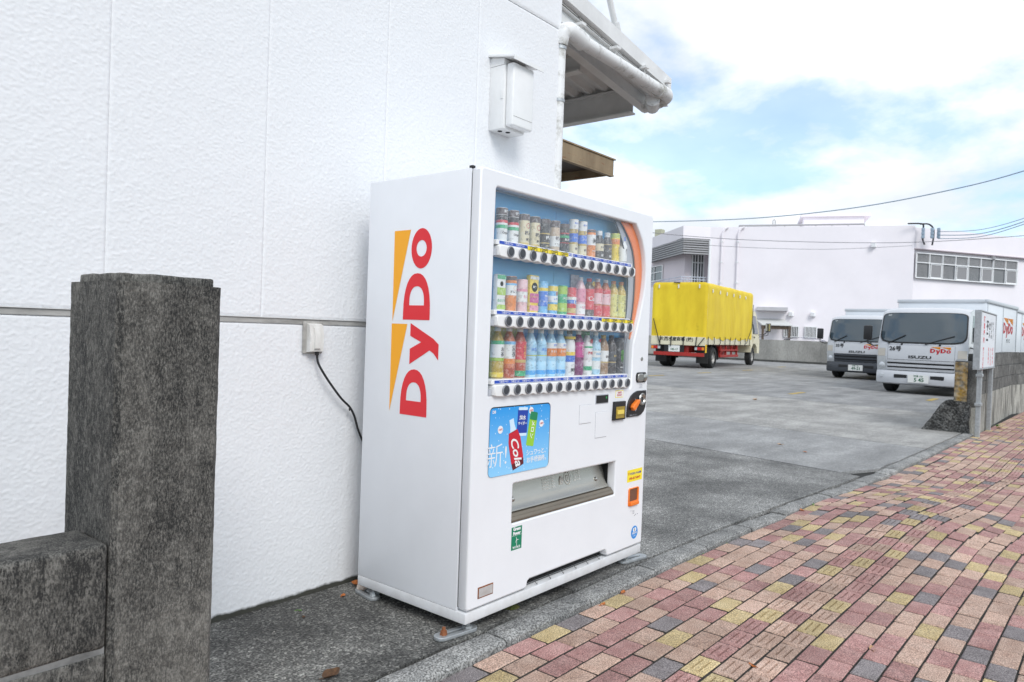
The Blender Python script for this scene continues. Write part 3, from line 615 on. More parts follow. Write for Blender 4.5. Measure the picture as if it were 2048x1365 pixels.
# display cavity
liner_m = mat('display_liner', (0.66, 0.72, 0.78), 0.5, var=0.05)
back_m = mat('display_back_print', (0.06, 0.44, 0.90), 0.45, col2=(0.22, 0.62, 0.95), vscale=2.5, stretch=(0.4, 1, 3))
lz0, lz1, lu0, lu1, ld = 0.925, 1.785, 0.075, 1.335, 0.094
MB().add([(lu0, .049, lz0), (lu1, .049, lz0), (lu1, ld, lz0), (lu0, ld, lz0), (lu0, .049, lz1), (lu1, .049, lz1), (lu1, ld, lz1), (lu0, ld, lz1)], [(0, 1, 2, 3), (4, 7, 6, 5), (0, 3, 7, 4), (1, 5, 6, 2)]).build('display_liner', liner_m, vm, smooth=0)
MB().box(lu0, 0.62, ld, ld + 0.01, lz0, lz1).box(0.623, lu1, ld, ld + 0.01, lz0, lz1).build('display_back', back_m, vm)
top_m = mat('display_top_shade', (0.30, 0.34, 0.38), 0.5)
MB().bbox(lu0 + 0.01, 1.30, 0.052, 0.075, 1.764, 1.782, 0.006, 2).build('lamp_cover', top_m, vm)

glass = bpy.data.materials.new('display_glass'); glass.use_nodes = True
n, l = glass.node_tree.nodes, glass.node_tree.links; n.clear()
mo = n.new('ShaderNodeOutputMaterial'); tr = n.new('ShaderNodeBsdfTransparent'); gl = n.new('ShaderNodeBsdfGlossy'); fr = n.new('ShaderNodeFresnel'); mxs = n.new('ShaderNodeMixShader')
tr.inputs[0].default_value = (0.96, 0.975, 0.98, 1); gl.inputs['Roughness'].default_value = 0.02
lw_ = n.new('ShaderNodeLayerWeight'); lw_.inputs[0].default_value = 0.5
pw = n.new('ShaderNodeMath'); pw.operation = 'POWER'; l.new(lw_.outputs['Facing'], pw.inputs[0]); pw.inputs[1].default_value = 4.0
fm = n.new('ShaderNodeMath'); fm.operation = 'MULTIPLY_ADD'; l.new(pw.outputs[0], fm.inputs[0]); fm.inputs[1].default_value = 0.7; fm.inputs[2].default_value = 0.045
n.remove(fr); l.new(fm.outputs[0], mxs.inputs[0]); l.new(tr.outputs[0], mxs.inputs[1]); l.new(gl.outputs[0], mxs.inputs[2]); df_ = n.new('ShaderNodeBsdfDiffuse'); df_.inputs[0].default_value = (0.78, 0.84, 0.90, 1); glare_mix = n.new('ShaderNodeMixShader'); glare_mix.inputs[0].default_value = 0.06; l.new(mxs.outputs[0], glare_mix.inputs[1]); l.new(df_.outputs[0], glare_mix.inputs[2]); l.new(glare_mix.outputs[0], mo.inputs[0])  # pale diffuse veil mixed in paints a washed-out glare over the pane
MB().poly([F(a, b, 0.022) for a, b in hole]).build('display_glass', glass, vm, smooth=0)
# orange crescent and grey band behind the glass
inn = [(1.087, 1.764), (1.125, 1.735), (1.156, 1.707), (1.190, 1.672), (1.215, 1.634), (1.232, 1.59), (1.242, 1.545), (1.247, 1.50), (1.249, 1.44), (1.246, 1.383), (1.240, 1.33), (1.226, 1.262), (1.206, 1.184)]
lin2 = [(1.036, 1.764), (1.08, 1.72), (1.115, 1.669), (1.148, 1.61), (1.173, 1.542), (1.183, 1.48), (1.186, 1.44), (1.186, 1.385), (1.184, 1.34), (1.178, 1.29), (1.172, 1.26)]
MB().curve(inn + arc[-2::-1], [], F, 0.026, 0.032).build('orange_crescent', orange, vm, fix=True)
greyb = mat('grey_trim', (0.44, 0.46, 0.50), 0.5)
MB().curve(lin2 + [(1.226, 1.26)] + inn[-3::-1], [], F, 0.040, 0.044).build('grey_trim', greyb, vm, fix=True)
MB().box(1.196, 1.30, 0.048, 0.052, 0.935, 1.26).build('grey_trim', greyb, vm)
MB().tube([F(a, b, 0.037) for a, b in lin2], 0.0035, 6).build('trim_line', charcoal, vm)
# selection strips
PITCH, U0 = 0.0734, 0.172
blue_lab = mat('label_blue', (0.02, 0.075, 0.44), 0.5)
yel = mat('label_yellow', (0.90, 0.72, 0.03), 0.5)
whitep = mat('print_white', (0.82, 0.82, 0.82), 0.5); blackp = mat('print_black', (0.015, 0.015, 0.018), 0.5)
bez = MB()
bez.lathe([(0.0205, 0.0), (0.0222, -0.002), (0.0222, -0.004), (0.0200, -0.0065), (0.0180, -0.0065), (0.0172, -0.003)], 22, ax='y')
bez.m(1).lathe([(0.0172, -0.003), (0.0165, -0.0045), (0.010, -0.0052), (0.0001, -0.0054)], 22, ax='y')
btn_ring = mat('button_ring', (0.22, 0.23, 0.25), 0.35)
btn_me = bez.mesh('button', [btn_ring, charcoal], 30)
ROWZ = (1.516, 1.238, 0.960)
for ri, zc in enumerate(ROWZ):
    st = MB()
    low = []
    for k in range(14):
        uc = U0 + k * PITCH
        low += [(uc - PITCH * 0.5, zc - 0.021)] if k else [(0.108, zc - 0.018), (0.118, zc - 0.0235)]
        low += [(uc - PITCH * 0.25, zc - 0.0255), (uc, zc - 0.0275), (uc + PITCH * 0.25, zc - 0.0255)]
    pts = low + [(1.160, zc - 0.020), (1.168, zc - 0.012), (1.168, zc + 0.016), (1.158, zc + 0.0225), (0.112, zc + 0.0225), (0.106, zc + 0.016)]
    st.curve(pts, [], F, -0.016, 0.024, 0.004); strip = st.build('selection_strip', white_pl, vm, smooth=40, fix=True)
    MB().bbox(0.100, 1.150, -0.004, 0.062, zc + 0.0235, zc + 0.043, 0.002, 1).build('label_rail', white_pl, vm)
    MB().box(0.088, 0.106, 0.0, 0.05, zc - 0.02, zc + 0.005).build('rail_end', greyb, vm)
    lb = MB()
    lb.box(0.116, 0.618, -0.0052, -0.0044, zc + 0.0275, zc + 0.0395).box(0.626, 1.140, -0.0052, -0.0044, zc + 0.0275, zc + 0.0395)
    lab = lb.build('price_rail', blue_lab, strip)
    for k in range(14): MB().text('つめた～い', 0.0115, lambda a, b, d, k=k: (U0 + k * PITCH + a, d, zc + 0.0333 + b), -0.0056, bold=0.0002).build('rail_lettering', whitep, strip, smooth=0)
    for k in range(14): obj('button', btn_me, vm, (U0 + k * PITCH, -0.0162, zc))
    for (c0, c1) in {0: ((2, 3), (4, 5)), 1: ((10, 11), (12, 13))}.get(ri, ()):
        a, b = U0 + c0 * PITCH - 0.036, U0 + c1 * PITCH + 0.034
        MB().box(a, b, -0.0178, -0.0166, zc + 0.0205, zc + 0.036).build('price_sticker', yel, strip)
        for c_ in (c0, c1): MB().text('120円', 0.021, lambda q, b2, d, c_=c_: (U0 + c_ * PITCH + q, d, zc + 0.0283 + b2), -0.0182, bold=0.0005, sx=1.05).build('price_lettering', blackp, strip, smooth=0)
# poster
post_m = mat('poster_blue', (0.08, 0.42, 0.84), 0.35)
n, l, p = nodes_of(post_m); co = n.new('ShaderNodeTexCoord'); sx_ = n.new('ShaderNodeSeparateXYZ'); l.new(co.outputs['Object'], sx_.inputs[0])
rg = n.new('ShaderNodeValToRGB'); e = rg.color_ramp.elements; e[0].position = 0.62; e[0].color = (0.26, 0.60, 0.90, 1); e[1].position = 0.88; e[1].color = (0.03, 0.32, 0.76, 1); l.new(sx_.outputs[2], rg.inputs[0])
vo = n.new('ShaderNodeTexVoronoi'); vo.inputs['Scale'].default_value = 46; l.new(co.outputs['Object'], vo.inputs[0]); rb = n.new('ShaderNodeValToRGB'); rb.color_ramp.elements[0].position = 0.10; rb.color_ramp.elements[0].color = (0.75, 0.75, 0.75, 1); rb.color_ramp.elements[1].position = 0.16; rb.color_ramp.elements[1].color = (0, 0, 0, 1); l.new(vo.outputs['Distance'], rb.inputs[0])
mm = n.new('ShaderNodeMixRGB'); l.new(rb.outputs[0], mm.inputs[0]); l.new(rg.outputs[0], mm.inputs[1]); mm.inputs[2].default_value = (0.7, 0.85, 0.95, 1); l.new(mm.outputs[0], p.inputs['Base Color'])
MB().curve(rrect(0.099, 0.5035, 0.612, 0.893, 0.022), [], F, -0.002, 0.004, 0.001).build('poster_frame', black_pl, vm, fix=True)
poster = MB().curve(rrect(0.099, 0.497, 0.613, 0.8885, 0.019), [], F, -0.0038, -0.0022).build('poster', post_m, vm, fix=True)
def rotp(pts, cx, cz, ang): c_, s_ = math.cos(R(ang)), math.sin(R(ang)); return [(cx + a * c_ - b * s_, cz + a * s_ + b * c_) for a, b in pts]
pr_red = mat('print_red', (0.55, 0.012, 0.03), 0.45); pr_dred = mat('print_darkred', (0.12, 0.01, 0.015), 0.45); pr_blue = mat('print_deepblue', (0.012, 0.05, 0.36), 0.45); pr_green = mat('print_lime', (0.30, 0.58, 0.04), 0.45); pr_dgreen = mat('print_green', (0.01, 0.22, 0.09), 0.45); pr_ice = mat('print_ice', (0.62, 0.78, 0.90), 0.4)
def flat(name, m_, polys, d, parent):
    b_ = MB()
    for q in polys: b_.curve(q, [], F, d, d + 0.0003)
    return b_.build(name, m_, parent, smooth=0, fix=True)
bot = [(-0.030, -0.085), (0.026, -0.085), (0.031, -0.05), (0.031, 0.02), (0.022, 0.055), (-0.022, 0.055), (-0.031, 0.02), (-0.033, -0.05)]
flat('bottle_print', pr_red, [rotp([(a * 1.28, b * 1.12) for a, b in bot], 0.262, 0.728, 16)], -0.0046, poster)
flat('bottle_cap_print', pr_ice, [rotp([(-0.020, 0.058), (0.020, 0.058), (0.014, 0.085), (0.014, 0.112), (-0.014, 0.112), (-0.014, 0.085)], 0.262, 0.730, 16)], -0.0046, poster)
flat('bottle_base_print', pr_dred, [rotp([(-0.038, -0.096), (0.034, -0.096), (0.038, -0.07), (-0.041, -0.07)], 0.262, 0.728, 16)], -0.0049, poster)
flat('can_print', pr_blue, [rotp(rrect(-0.034, 0.034, -0.052, 0.052, 0.008), 0.305, 0.825, -3)], -0.0042, poster)
flat('can_rim_print', pr_ice, [rotp(rrect(-0.030, 0.030, 0.046, 0.058, 0.003), 0.305, 0.825, -3)], -0.0044, poster); flat('can_base_print', pr_ice, [rotp(rrect(-0.032, 0.032, -0.062, -0.050, 0.003), 0.305, 0.825, -3)], -0.0044, poster)
flat('melon_can_print', pr_green, [rotp(rrect(-0.026, 0.026, -0.075, 0.066, 0.006), 0.372, 0.790, -10)], -0.0045, poster)
flat('melon_top_print', pr_dgreen, [rotp(rrect(-0.025, 0.025, 0.035, 0.070, 0.006), 0.372, 0.790, -10)], -0.0048, poster)
def ptext(m_, s_, size, u, z, d, parent, name, ang=0, bold=0.0, sx=1.0, shear=0.0, align='CENTER'):
    c_, q_ = math.cos(R(ang)), math.sin(R(ang))
    return MB().text(s_, size, lambda a, b, dd: (u + a * c_ - b * q_, dd, z + a * q_ + b * c_), d, bold, align, sx, shear=shear).build(name, m_, parent, smooth=0)
ptext(whitep, 'Cola', 0.062, 0.266, 0.705, -0.0053, poster, 'poster_lettering', -70, 0.0012, 1.1, 0.4)
ptext(whitep, '純水', 0.022, 0.305, 0.838, -0.0049, poster, 'poster_lettering', -3, 0.0005)
ptext(whitep, 'サイダー', 0.015, 0.305, 0.815, -0.0049, poster, 'poster_lettering', -3, 0.0004)
ptext(whitep, 'メロン', 0.026, 0.372, 0.785, -0.0051, poster, 'poster_lettering', -100, 0.0006)
ptext(whitep, '新!', 0.105, 0.150, 0.690, -0.0044, poster, 'poster_lettering', 0, -0.0009)
ptext(whitep, 'シュワっと、', 0.027, 0.413, 0.686, -0.0046, poster, 'poster_lettering', 0, 0.0005, 0.95)
ptext(whitep, 'お手頃価格。', 0.027, 0.417, 0.655, -0.0046, poster, 'poster_lettering', 0, 0.0005, 0.95)
ptext(whitep, 'DB', 0.016, 0.121, 0.873, -0.0046, poster, 'poster_lettering', 0, 0.0006)
flat('badge_print', whitep, [circ(0.163, 0.800, 0.016), circ(0.362, 0.866, 0.015), circ(0.437, 0.806, 0.015)], -0.0046, poster)
for (u, z) in ((0.163, 0.800), (0.362, 0.866), (0.437, 0.806)): ptext(pr_red, '120円', 0.010, u, z, -0.0052, poster, 'badge_lettering', 0, 0.0002)
# coin and note area
MB().bbox(0.864, 0.980, -0.002, 0.004, 0.863, 0.910, 0.002, 1).build('price_display_frame', greyb, vm)
disp = MB().box(0.869, 0.975, -0.0032, -0.0022, 0.868, 0.905).build('price_display', black_pl, vm)
gm = mat('green_led', (0.02, 0.4, 0.08), 0.4); MB().box(0.953, 0.962, -0.0040, -0.0033, 0.888, 0.897).build('indicator', gm, disp)
fine = mat('panel_gap_line', (0.35, 0.36, 0.38), 0.6)
for (a, b, z0, z1) in ((0.733, 0.829, 0.780, 0.866), (0.872, 0.972, 0.702, 0.825)):
    MB().box(a - 0.0016, b + 0.0016, -0.0004, 0.002, z0 - 0.0022, z1 + 0.0012).build('panel_gap', fine, vm)
    MB().bbox(a, b, -0.0022, 0.002, z0, z1, 0.001, 1).build('service_panel', white_paint, vm)
gold = mat('note_slot_gold', (0.42, 0.30, 0.05), 0.35, 0.3, var=0.2, vscale=40)
MB().curve([(1.018, 0.776), (1.128, 0.776), (1.128, 0.868), (1.024, 0.868)], [], F, -0.014, 0.004, 0.003).build('note_reader', black_pl, vm, fix=True)
MB().box(1.034, 1.114, -0.0155, -0.0142, 0.785, 0.843).build('note_slot', gold, vm)
MB().box(1.044, 1.104, -0.019, -0.0156, 0.806, 0.826).build('note_lip', mat('gold_clear', (0.80, 0.62, 0.12), 0.25), vm)
coin_out = [(1.154, 0.782), (1.270, 0.782), (1.298, 0.788), (1.322, 0.802), (1.337, 0.822), (1.343, 0.845), (1.343, 0.913), (1.255, 0.913), (1.220, 0.904), (1.190, 0.888), (1.168, 0.864), (1.156, 0.835)]
coin = MB().curve(coin_out, [], F, -0.008, 0.004, 0.003).build('coin_panel', black_pl, vm, fix=True)
MB().lathe([(0.030, 0.0), (0.033, -0.003), (0.030, -0.008), (0.023, -0.008), (0.018, -0.002), (0.0001, -0.002)], 26, (1.297, -0.008, 0.868), 'y').build('coin_ring', steel, coin)
MB().box(1.2945, 1.2995, -0.0125, -0.0095, 0.857, 0.879).build('coin_slot', dark, coin)
MB().curve(rotp([(-0.036, -0.012), (-0.020, -0.018), (0.030, -0.008), (0.042, 0.004), (0.030, 0.012), (-0.020, 0.014), (-0.036, 0.006)], 1.212, 0.845, 30), [], F, -0.030, -0.008, 0.004).build('return_lever', orange, coin, fix=True)
MB().lathe([(0.036, 0.0), (0.036, -0.0025), (0.0335, -0.0025), (0.0335, 0.0)], 24, (1.212, -0.0082, 0.84), 'y', 0.3, 2.6).build('lever_guide', greyb, coin)
ptext(greyb, '硬貨を入れて下さい', 0.008, 1.215, 0.790, -0.0086, coin, 'coin_lettering')
MB().curve(rrect(1.240, 1.346, 0.955, 1.008, 0.018), [], F, -0.004, 0.004, 0.001).build('lock_plate', black_pl, vm, fix=True)
MB().curve(rrect(1.245, 1.300, 0.961, 1.002, 0.012), [], F, -0.014, -0.0042, 0.004).build('lock_handle', steel, vm, fix=True)
MB().lathe([(0.020, 0.0), (0.020, -0.008), (0.016, -0.010), (0.0001, -0.010)], 20, (1.320, -0.0042, 0.981), 'y').build('lock_barrel', steel, vm)
MB().lathe([(0.011, 0.0), (0.0105, -0.003), (0.006, -0.004), (0.0001, -0.003)], 16, (1.293, 0.0, 1.078), 'y').build('key_hole', steel, vm)
ptext(greyb, '大切に\nお使い', 0.012, 1.296, 0.935, -0.0007, vm, 'notice_lettering', 0, 0.0002)
flat('sticker', yel, [rrect(1.045, 1.118, 0.886, 0.922, 0.002)], -0.0008, vm); flat('sticker_face', whitep, [rrect(1.048, 1.115, 0.889, 0.919, 0.002)], -0.0012, vm)
ptext(pr_red, '1000円\n新500円', 0.0125, 1.082, 0.904, -0.0017, vm, 'sticker_lettering', 0, 0.0002)
# dispensing slot
MB().add([F(0.262, 0.40, 0.046), F(1.073, 0.40, 0.046), F(1.073, 0.40, 0.14), F(0.262, 0.40, 0.14), F(0.262, 0.57, 0.046), F(1.073, 0.57, 0.046), F(1.073, 0.57, 0.14), F(0.262, 0.57, 0.14)], [(0, 1, 2, 3), (4, 7, 6, 5), (0, 3, 7, 4), (1, 5, 6, 2), (3, 2, 6, 7)]).build('dispense_bin', dark, vm, smooth=0)
slot_steel = mat('slot_flap_steel', (0.42, 0.41, 0.37), 0.27, 0.85, var=0.10, vscale=9, stretch=(0.3, 1, 3))
flapp = [(0.076, 0.562), (0.071, 0.53), (0.058, 0.478), (0.046, 0.455), (0.034, 0.446), (0.030, 0.440), (0.042, 0.440), (0.080, 0.50), (0.082, 0.562)]
fl_ = MB().prism(flapp, lambda a, b, d: (d, a, b), 0.272, 1.062).build('dispense_flap', slot_steel, vm, smooth=50, fix=True)
bronze = mat('slot_sill_bronze', (0.22, 0.19, 0.15), 0.45, 0.7, var=0.15, vscale=8, stretch=(0.3, 1, 6))
MB().prism([(0.003, 0.404), (0.003, 0.412), (0.010, 0.424), (0.014, 0.424), (0.020, 0.436), (0.044, 0.438), (0.044, 0.404)], lambda a, b, d: (d, a, b), 0.267, 1.068).build('dispense_sill', bronze, vm, smooth=25, fix=True)
etch = mat('flap_etching', (0.78, 0.77, 0.72), 0.6)
def FL(u, z, d): t = (z - 0.478) / (0.562 - 0.478); return (u, 0.0575 + 0.0165 * t - 0.0012 + d, z)
e_ = MB()
for q in range(5): e_.text('商品取出口 手や腕を', 0.010, lambda a, b, d, q=q: FL(0.60 + a, 0.545 - 0.013 * q + b, d), 0)
e_.build('flap_lettering', etch, fl_, smooth=0); e_ = MB()
e_.curve(circ(0.75, 0.517, 0.026, 24, 0.030), [circ(0.75, 0.517, 0.022, 24, 0.026)], lambda a, b, d: FL(a, b, 0), 0, 0.0001)
e_.curve(circ(0.75, 0.517, 0.010, 16, 0.016), [circ(0.75, 0.517, 0.006, 16, 0.011)], lambda a, b, d: FL(a, b, 0), 0, 0.0001)
e_.curve([(0.68, 0.495), (0.71, 0.495), (0.715, 0.52), (0.70, 0.535), (0.685, 0.52)], [], lambda a, b, d: FL(a, b, 0), 0, 0.0001)
e_.build('flap_lettering', etch, fl_, smooth=0); e_ = MB()
for q in range(4): e_.text('注意 お子様', 0.010, lambda a, b, d, q=q: FL(0.825 + a, 0.54 - 0.013 * q + b, d), 0)
e_.build('flap_lettering', etch, fl_, smooth=0)
for u in (0.335, 0.985): MB().lathe([(0.011, 0.0), (0.010, -0.006), (0.005, -0.010), (0.0001, -0.0105)], 14, (u, 0.060, 0.482), 'y').build('bolt', steel, fl_)
# stickers and small fittings on the lower door
flat('service_sticker', yel, [rrect(1.190, 1.342, 0.444, 0.506, 0.002)], -0.0008, vm)
ptext(pr_blue, '株式会社 中丸商事', 0.0135, 1.275, 0.484, -0.0013, vm, 'sticker_lettering', 0, 0.0003)
ptext(pr_red, '098-857-8847', 0.0175, 1.266, 0.460, -0.0013, vm, 'sticker_lettering', 0, 0.0004, 1.15)
ptext(pr_red, '☎', 0.014, 1.204, 0.488, -0.0013, vm, 'sticker_lettering')
MB().curve(rrect(1.207, 1.309, 0.318, 0.411, 0.010), [rrect(1.215, 1.296, 0.342, 0.406, 0.004)], F, -0.006, 0.004, 0.002).build('coin_return_frame', orange, vm, fix=True)
MB().box(1.213, 1.298, -0.0012, -0.0004, 0.340, 0.408).build('coin_return_back', mat('coin_return_flap', (0.16, 0.07, 0.04), 0.4), vm)
MB().curve(rrect(1.216, 1.300, 0.320, 0.340, 0.006), [], F, -0.014, -0.0065, 0.003).build('coin_return_lip', orange, vm, fix=True)
ptext(greyb, '⠗⠑⠞', 0.012, 1.245, 0.290, -0.0007, vm, 'notice_lettering', 0, 0.0002)
flat('braille_dots', charcoal, [circ(1.262 + a * 0.009, 0.276 + b * 0.010, 0.0025, 8) for a, b in ((0, 0), (0, 1), (1, 1), (1, 0), (3, -1), (5, -1), (2, -1.4))], -0.0012, vm)
grn = mat('sticker_green', (0.0, 0.20, 0.10), 0.5)
flat('wind_sticker', grn, [rrect(0.263, 0.332, 0.288, 0.384, 0.002)], -0.0008, vm)
ptext(whitep, 'Green\nPower', 0.0185, 0.2975, 0.3655, -0.0013, vm, 'sticker_lettering', 0, 0.0011)
ptext(whitep, 'W I N D', 0.0135, 0.2975, 0.2975, -0.0013, vm, 'sticker_lettering', 0, 0.0006)
hub = (0.2985, 0.329)
blades = [rotp([(-0.0012, 0.0), (0.0012, 0.0), (0.0018, 0.006), (0.0003, 0.016)], hub[0], hub[1], a) for a in (25, 145, 265)]
flat('turbine_print', whitep, blades + [[(0.2972, 0.303), (0.2998, 0.303), (0.2992, 0.329), (0.2978, 0.329)], [(0.265, 0.347), (0.330, 0.347), (0.330, 0.3478), (0.265, 0.3478)]], -0.0013, vm)
flat('round_sticker', mat('sticker_blue', (0.02, 0.25, 0.66), 0.5), [circ(1.284, 0.173, 0.034)], -0.0008, vm)
flat('cloud_print', whitep, [circ(1.278, 0.186, 0.010, 12), circ(1.291, 0.187, 0.011, 12)], -0.0012, vm)
ptext(whitep, '災害対応', 0.0125, 1.284, 0.168, -0.0014, vm, 'sticker_lettering', 0, 0.0003)
ptext(whitep, 'ベンダー', 0.009, 1.284, 0.154, -0.0014, vm, 'sticker_lettering', 0, 0.0002)
rpl = mat('rusty_plate', (0.45, 0.42, 0.40), 0.6, 0.2, col2=(0.55, 0.54, 0.53), vscale=30)
MB().bbox(0.064, 0.156, -0.002, 0.002, 0.139, 0.184, 0.001, 1).build('rating_plate_rim', rust, vm)
MB().box(0.069, 0.151, -0.0032, -0.0021, 0.144, 0.179).build('rating_plate', rpl, vm)
# base tray, grille, feet
tray = mat('base_tray_paint', (0.70, 0.71, 0.72), 0.45, col2=(0.60, 0.60, 0.60), vscale=12)
MB().bbox(0.0, MW, 0.004, MD, 0.052, 0.0955, 0.004, 2).build('base_tray', tray, vm)
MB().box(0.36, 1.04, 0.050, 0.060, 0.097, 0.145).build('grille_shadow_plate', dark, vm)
gr = MB()
for k in range(4): gr.cyl((0.38, 0.036, 0.100 + 0.010 * k), (1.02, 0.036, 0.100 + 0.010 * k), 0.0012, n=5)
for k in range(6):
    u = 0.46 + 0.10 * k; gr.tube([(u, 0.030, 0.138), (u, 0.012, 0.104), (u, 0.004, 0.100), (u, 0.006, 0.108)], 0.0013, 5)
gr.build('wire_grille', black_pl, vm)
def slotted(m_, cx, cy, L_, W_, ang):
    pts = rrect(-L_ / 2, L_ / 2, -W_ / 2, W_ / 2, W_ / 2 - 0.001, 6); sl_ = rrect(-L_ * 0.32, L_ * 0.30, -0.008, 0.008, 0.0075, 4)
    m_.curve(rotp(pts, cx, cy, ang), [rotp(sl_, cx, cy, ang)], lambda a, b, d: (a, b, d), 0.002, 0.016, 0.002)
for (fx_, fy_, ax_, ay_, ang, L_) in ((0.065, 0.05, 0.005, 0.055, -8, 0.20), (0.06, 0.60, 0.035, 0.625, 80, 0.16), (MW - 0.07, 0.05, MW - 0.015, 0.045, -10, 0.21), (MW - 0.06, 0.60, MW - 0.05, 0.63, 80, 0.16)):
    ft = MB().cyl((fx_, fy_, 0.010), (fx_, fy_, 0.0515), 0.012, n=12); ft.cyl((fx_, fy_, 0.010), (fx_, fy_, 0.024), 0.022, n=6)
    ft = ft.build('foot', galv, vm)
    pm = MB(); slotted(pm, ax_, ay_, L_, 0.058, ang); an = pm.build('anchor_plate', galv, ft, fix=True)
    bx_, by_ = ax_ - math.cos(R(ang)) * L_ * 0.30, ay_ - math.sin(R(ang)) * L_ * 0.30
    MB().cyl((bx_, by_, 0.014), (bx_, by_, 0.032), 0.016, 0.012, n=6).cyl((bx_, by_, 0.03), (bx_, by_, 0.045), 0.007, n=8).build('anchor_bolt', rust if fx_ < 0.1 and fy_ < 0.1 else galv, ft)
# side logo
def logo_faces(m_, fn, d=0.0):
    """letters (slot 0) and two wedges (slot 1); s along the reading direction, t up"""
    def Dsh(s0, s1, h, st):
        def half(s_in, t_in, s_end):
            r_s, r_t = (s_end - s_in) * 0.86, (h - 2 * t_in) / 2; sc_ = s_end - r_s; out_ = [(s_in, t_in), (sc_, t_in)]
            for k in range(1, 16):
                a = -90 + 180 * k / 16; ca, sa = math.cos(R(a)), math.sin(R(a))
                out_.append((sc_ + r_s * abs(ca) ** 0.82, h / 2 + r_t * math.copysign(abs(sa) ** 0.90, sa)))
            return out_ + [(sc_, h - t_in), (s_in, h - t_in)]
        o_ = half(s0, 0, s1); i_ = half(s0 + st, 0.036, s1 - 0.054); return o_, i_
    m_.m(0)
    for s0, s1 in ((0.0, 0.192), (0.397, 0.590)):
        o_, i_ = Dsh(s0, s1, 0.160, 0.060); m_.curve(o_, [i_], fn, d, d + 0.0003)
    m_.curve([(0.212, 0.111), (0.276, 0.111), (0.306, 0.045), (0.330, 0.111), (0.383, 0.111), (0.322, -0.026), (0.300, -0.057), (0.236, -0.057), (0.262, -0.030), (0.274, -0.006)], [], fn, d, d + 0.0003)
    m_.curve(circ(0.692, 0.0605, 0.083, 32, 0.0605), [circ(0.692, 0.0605, 0.034, 24, 0.030)], fn, d, d + 0.0003)
    m_.m(1)
    m_.curve([(0.007, 0.226), (0.379, 0.228), (0.379, 0.131)], [], fn, d, d + 0.0003); m_.curve([(0.389, 0.225), (0.772, 0.228), (0.772, 0.128)], [], fn, d, d + 0.0003)
    return m_
logo_faces(MB(), lambda s_, t, d: (-0.0008 - d, 0.255 + t, 0.834 + s_)).build('side_logo', [logo_red, logo_amber], vm, smooth=0)

# ------------------------------------------------------------------ drinks on display
PC = {}
def dc(name, c, rough=0.35, metal=0.0, var=0.0):
    if name not in PC:
        PC[name] = mat('drink_' + name, c, rough, metal, col2=tuple(q + (0.85 - q) * 0.14 for q in c), vscale=95, stretch=(1, 1, 0.7), coat=0.3)
        n, l, p = nodes_of(PC[name]); src = p.inputs['Base Color'].links[0].from_socket
        co_ = n.new('ShaderNodeTexCoord'); oi_ = n.new('ShaderNodeObjectInfo'); ad_ = n.new('ShaderNodeVectorMath'); ad_.operation = 'ADD'; l.new(co_.outputs['Object'], ad_.inputs[0]); l.new(oi_.outputs['Random'], ad_.inputs[1])
        vo_ = n.new('ShaderNodeTexVoronoi'); vo_.inputs['Scale'].default_value = 105; l.new(ad_.outputs[0], vo_.inputs[0]); se_ = n.new('ShaderNodeSeparateColor'); l.new(vo_.outputs['Color'], se_.inputs[0])
        r_1 = n.new('ShaderNodeValToRGB'); r_1.color_ramp.interpolation = 'CONSTANT'; e_1 = r_1.color_ramp.elements; dk = tuple(q * 0.35 for q in c); lt = tuple(q + (0.85 - q) * 0.6 for q in c)
        e_1[0].position = 0.0; e_1[0].color = (*dk, 1); e_1[1].position = 0.5; e_1[1].color = (*lt, 1); l.new(se_.outputs[0], r_1.inputs[0])
        r_2 = n.new('ShaderNodeValToRGB'); r_2.color_ramp.interpolation = 'CONSTANT'; e_2 = r_2.color_ramp.elements; e_2[0].color = (0, 0, 0, 1); e_2[1].position = 0.70; e_2[1].color = (0.34, 0.34, 0.34, 1); l.new(se_.outputs[1], r_2.inputs[0])
        mx_ = n.new('ShaderNodeMixRGB'); l.new(r_2.outputs[0], mx_.inputs[0]); l.new(src, mx_.inputs[1]); l.new(r_1.outputs[0], mx_.inputs[2]); l.new(mx_.outputs[0], p.inputs['Base Color'])
    return PC[name]
red = dc('red', (0.66, 0.03, 0.05)); drk = dc('dark', (0.02, 0.018, 0.02)); wht = dc('white', (0.82, 0.82, 0.81)); crm = dc('cream', (0.72, 0.64, 0.44)); gld = dc('gold', (0.58, 0.42, 0.12), 0.3)
blu = dc('blue', (0.03, 0.17, 0.68)); lbl = dc('lightblue', (0.16, 0.48, 0.80)); ylw = dc('yellow', (0.85, 0.62, 0.03)); lim = dc('lime', (0.38, 0.58, 0.06)); grnd = dc('green', (0.03, 0.42, 0.18)); pnk = dc('pink', (0.75, 0.28, 0.40)); ppk = dc('palepink', (0.80, 0.52, 0.55)); mag = dc('magenta', (0.55, 0.03, 0.25)); orn = dc('orange', (0.80, 0.24, 0.03)); brn = dc('brown', (0.10, 0.07, 0.07)); tea = dc('tea', (0.55, 0.13, 0.03)); pur = dc('purple', (0.20, 0.01, 0.12)); skyb = dc('sky', (0.05, 0.38, 0.80)); gry = dc('silver', (0.50, 0.50, 0.50), 0.35, 0.5); ygr = dc('yellowgreen', (0.55, 0.62, 0.12)); clr = dc('clearwater', (0.45, 0.74, 0.92), 0.15)
def wrap(r, z0, fs=1.0): return lambda a, b, d: ((r + d) * math.sin(a / r), -(r + d) * math.cos(a / r), z0 + b)
def band(parent, name, m_, r, z0, z1, rr=0.0006): return MB().lathe([(r, z0), (r + rr, z0 + 0.0008), (r + rr, z1 - 0.0008), (r, z1)], 22).build(name, m_, parent)
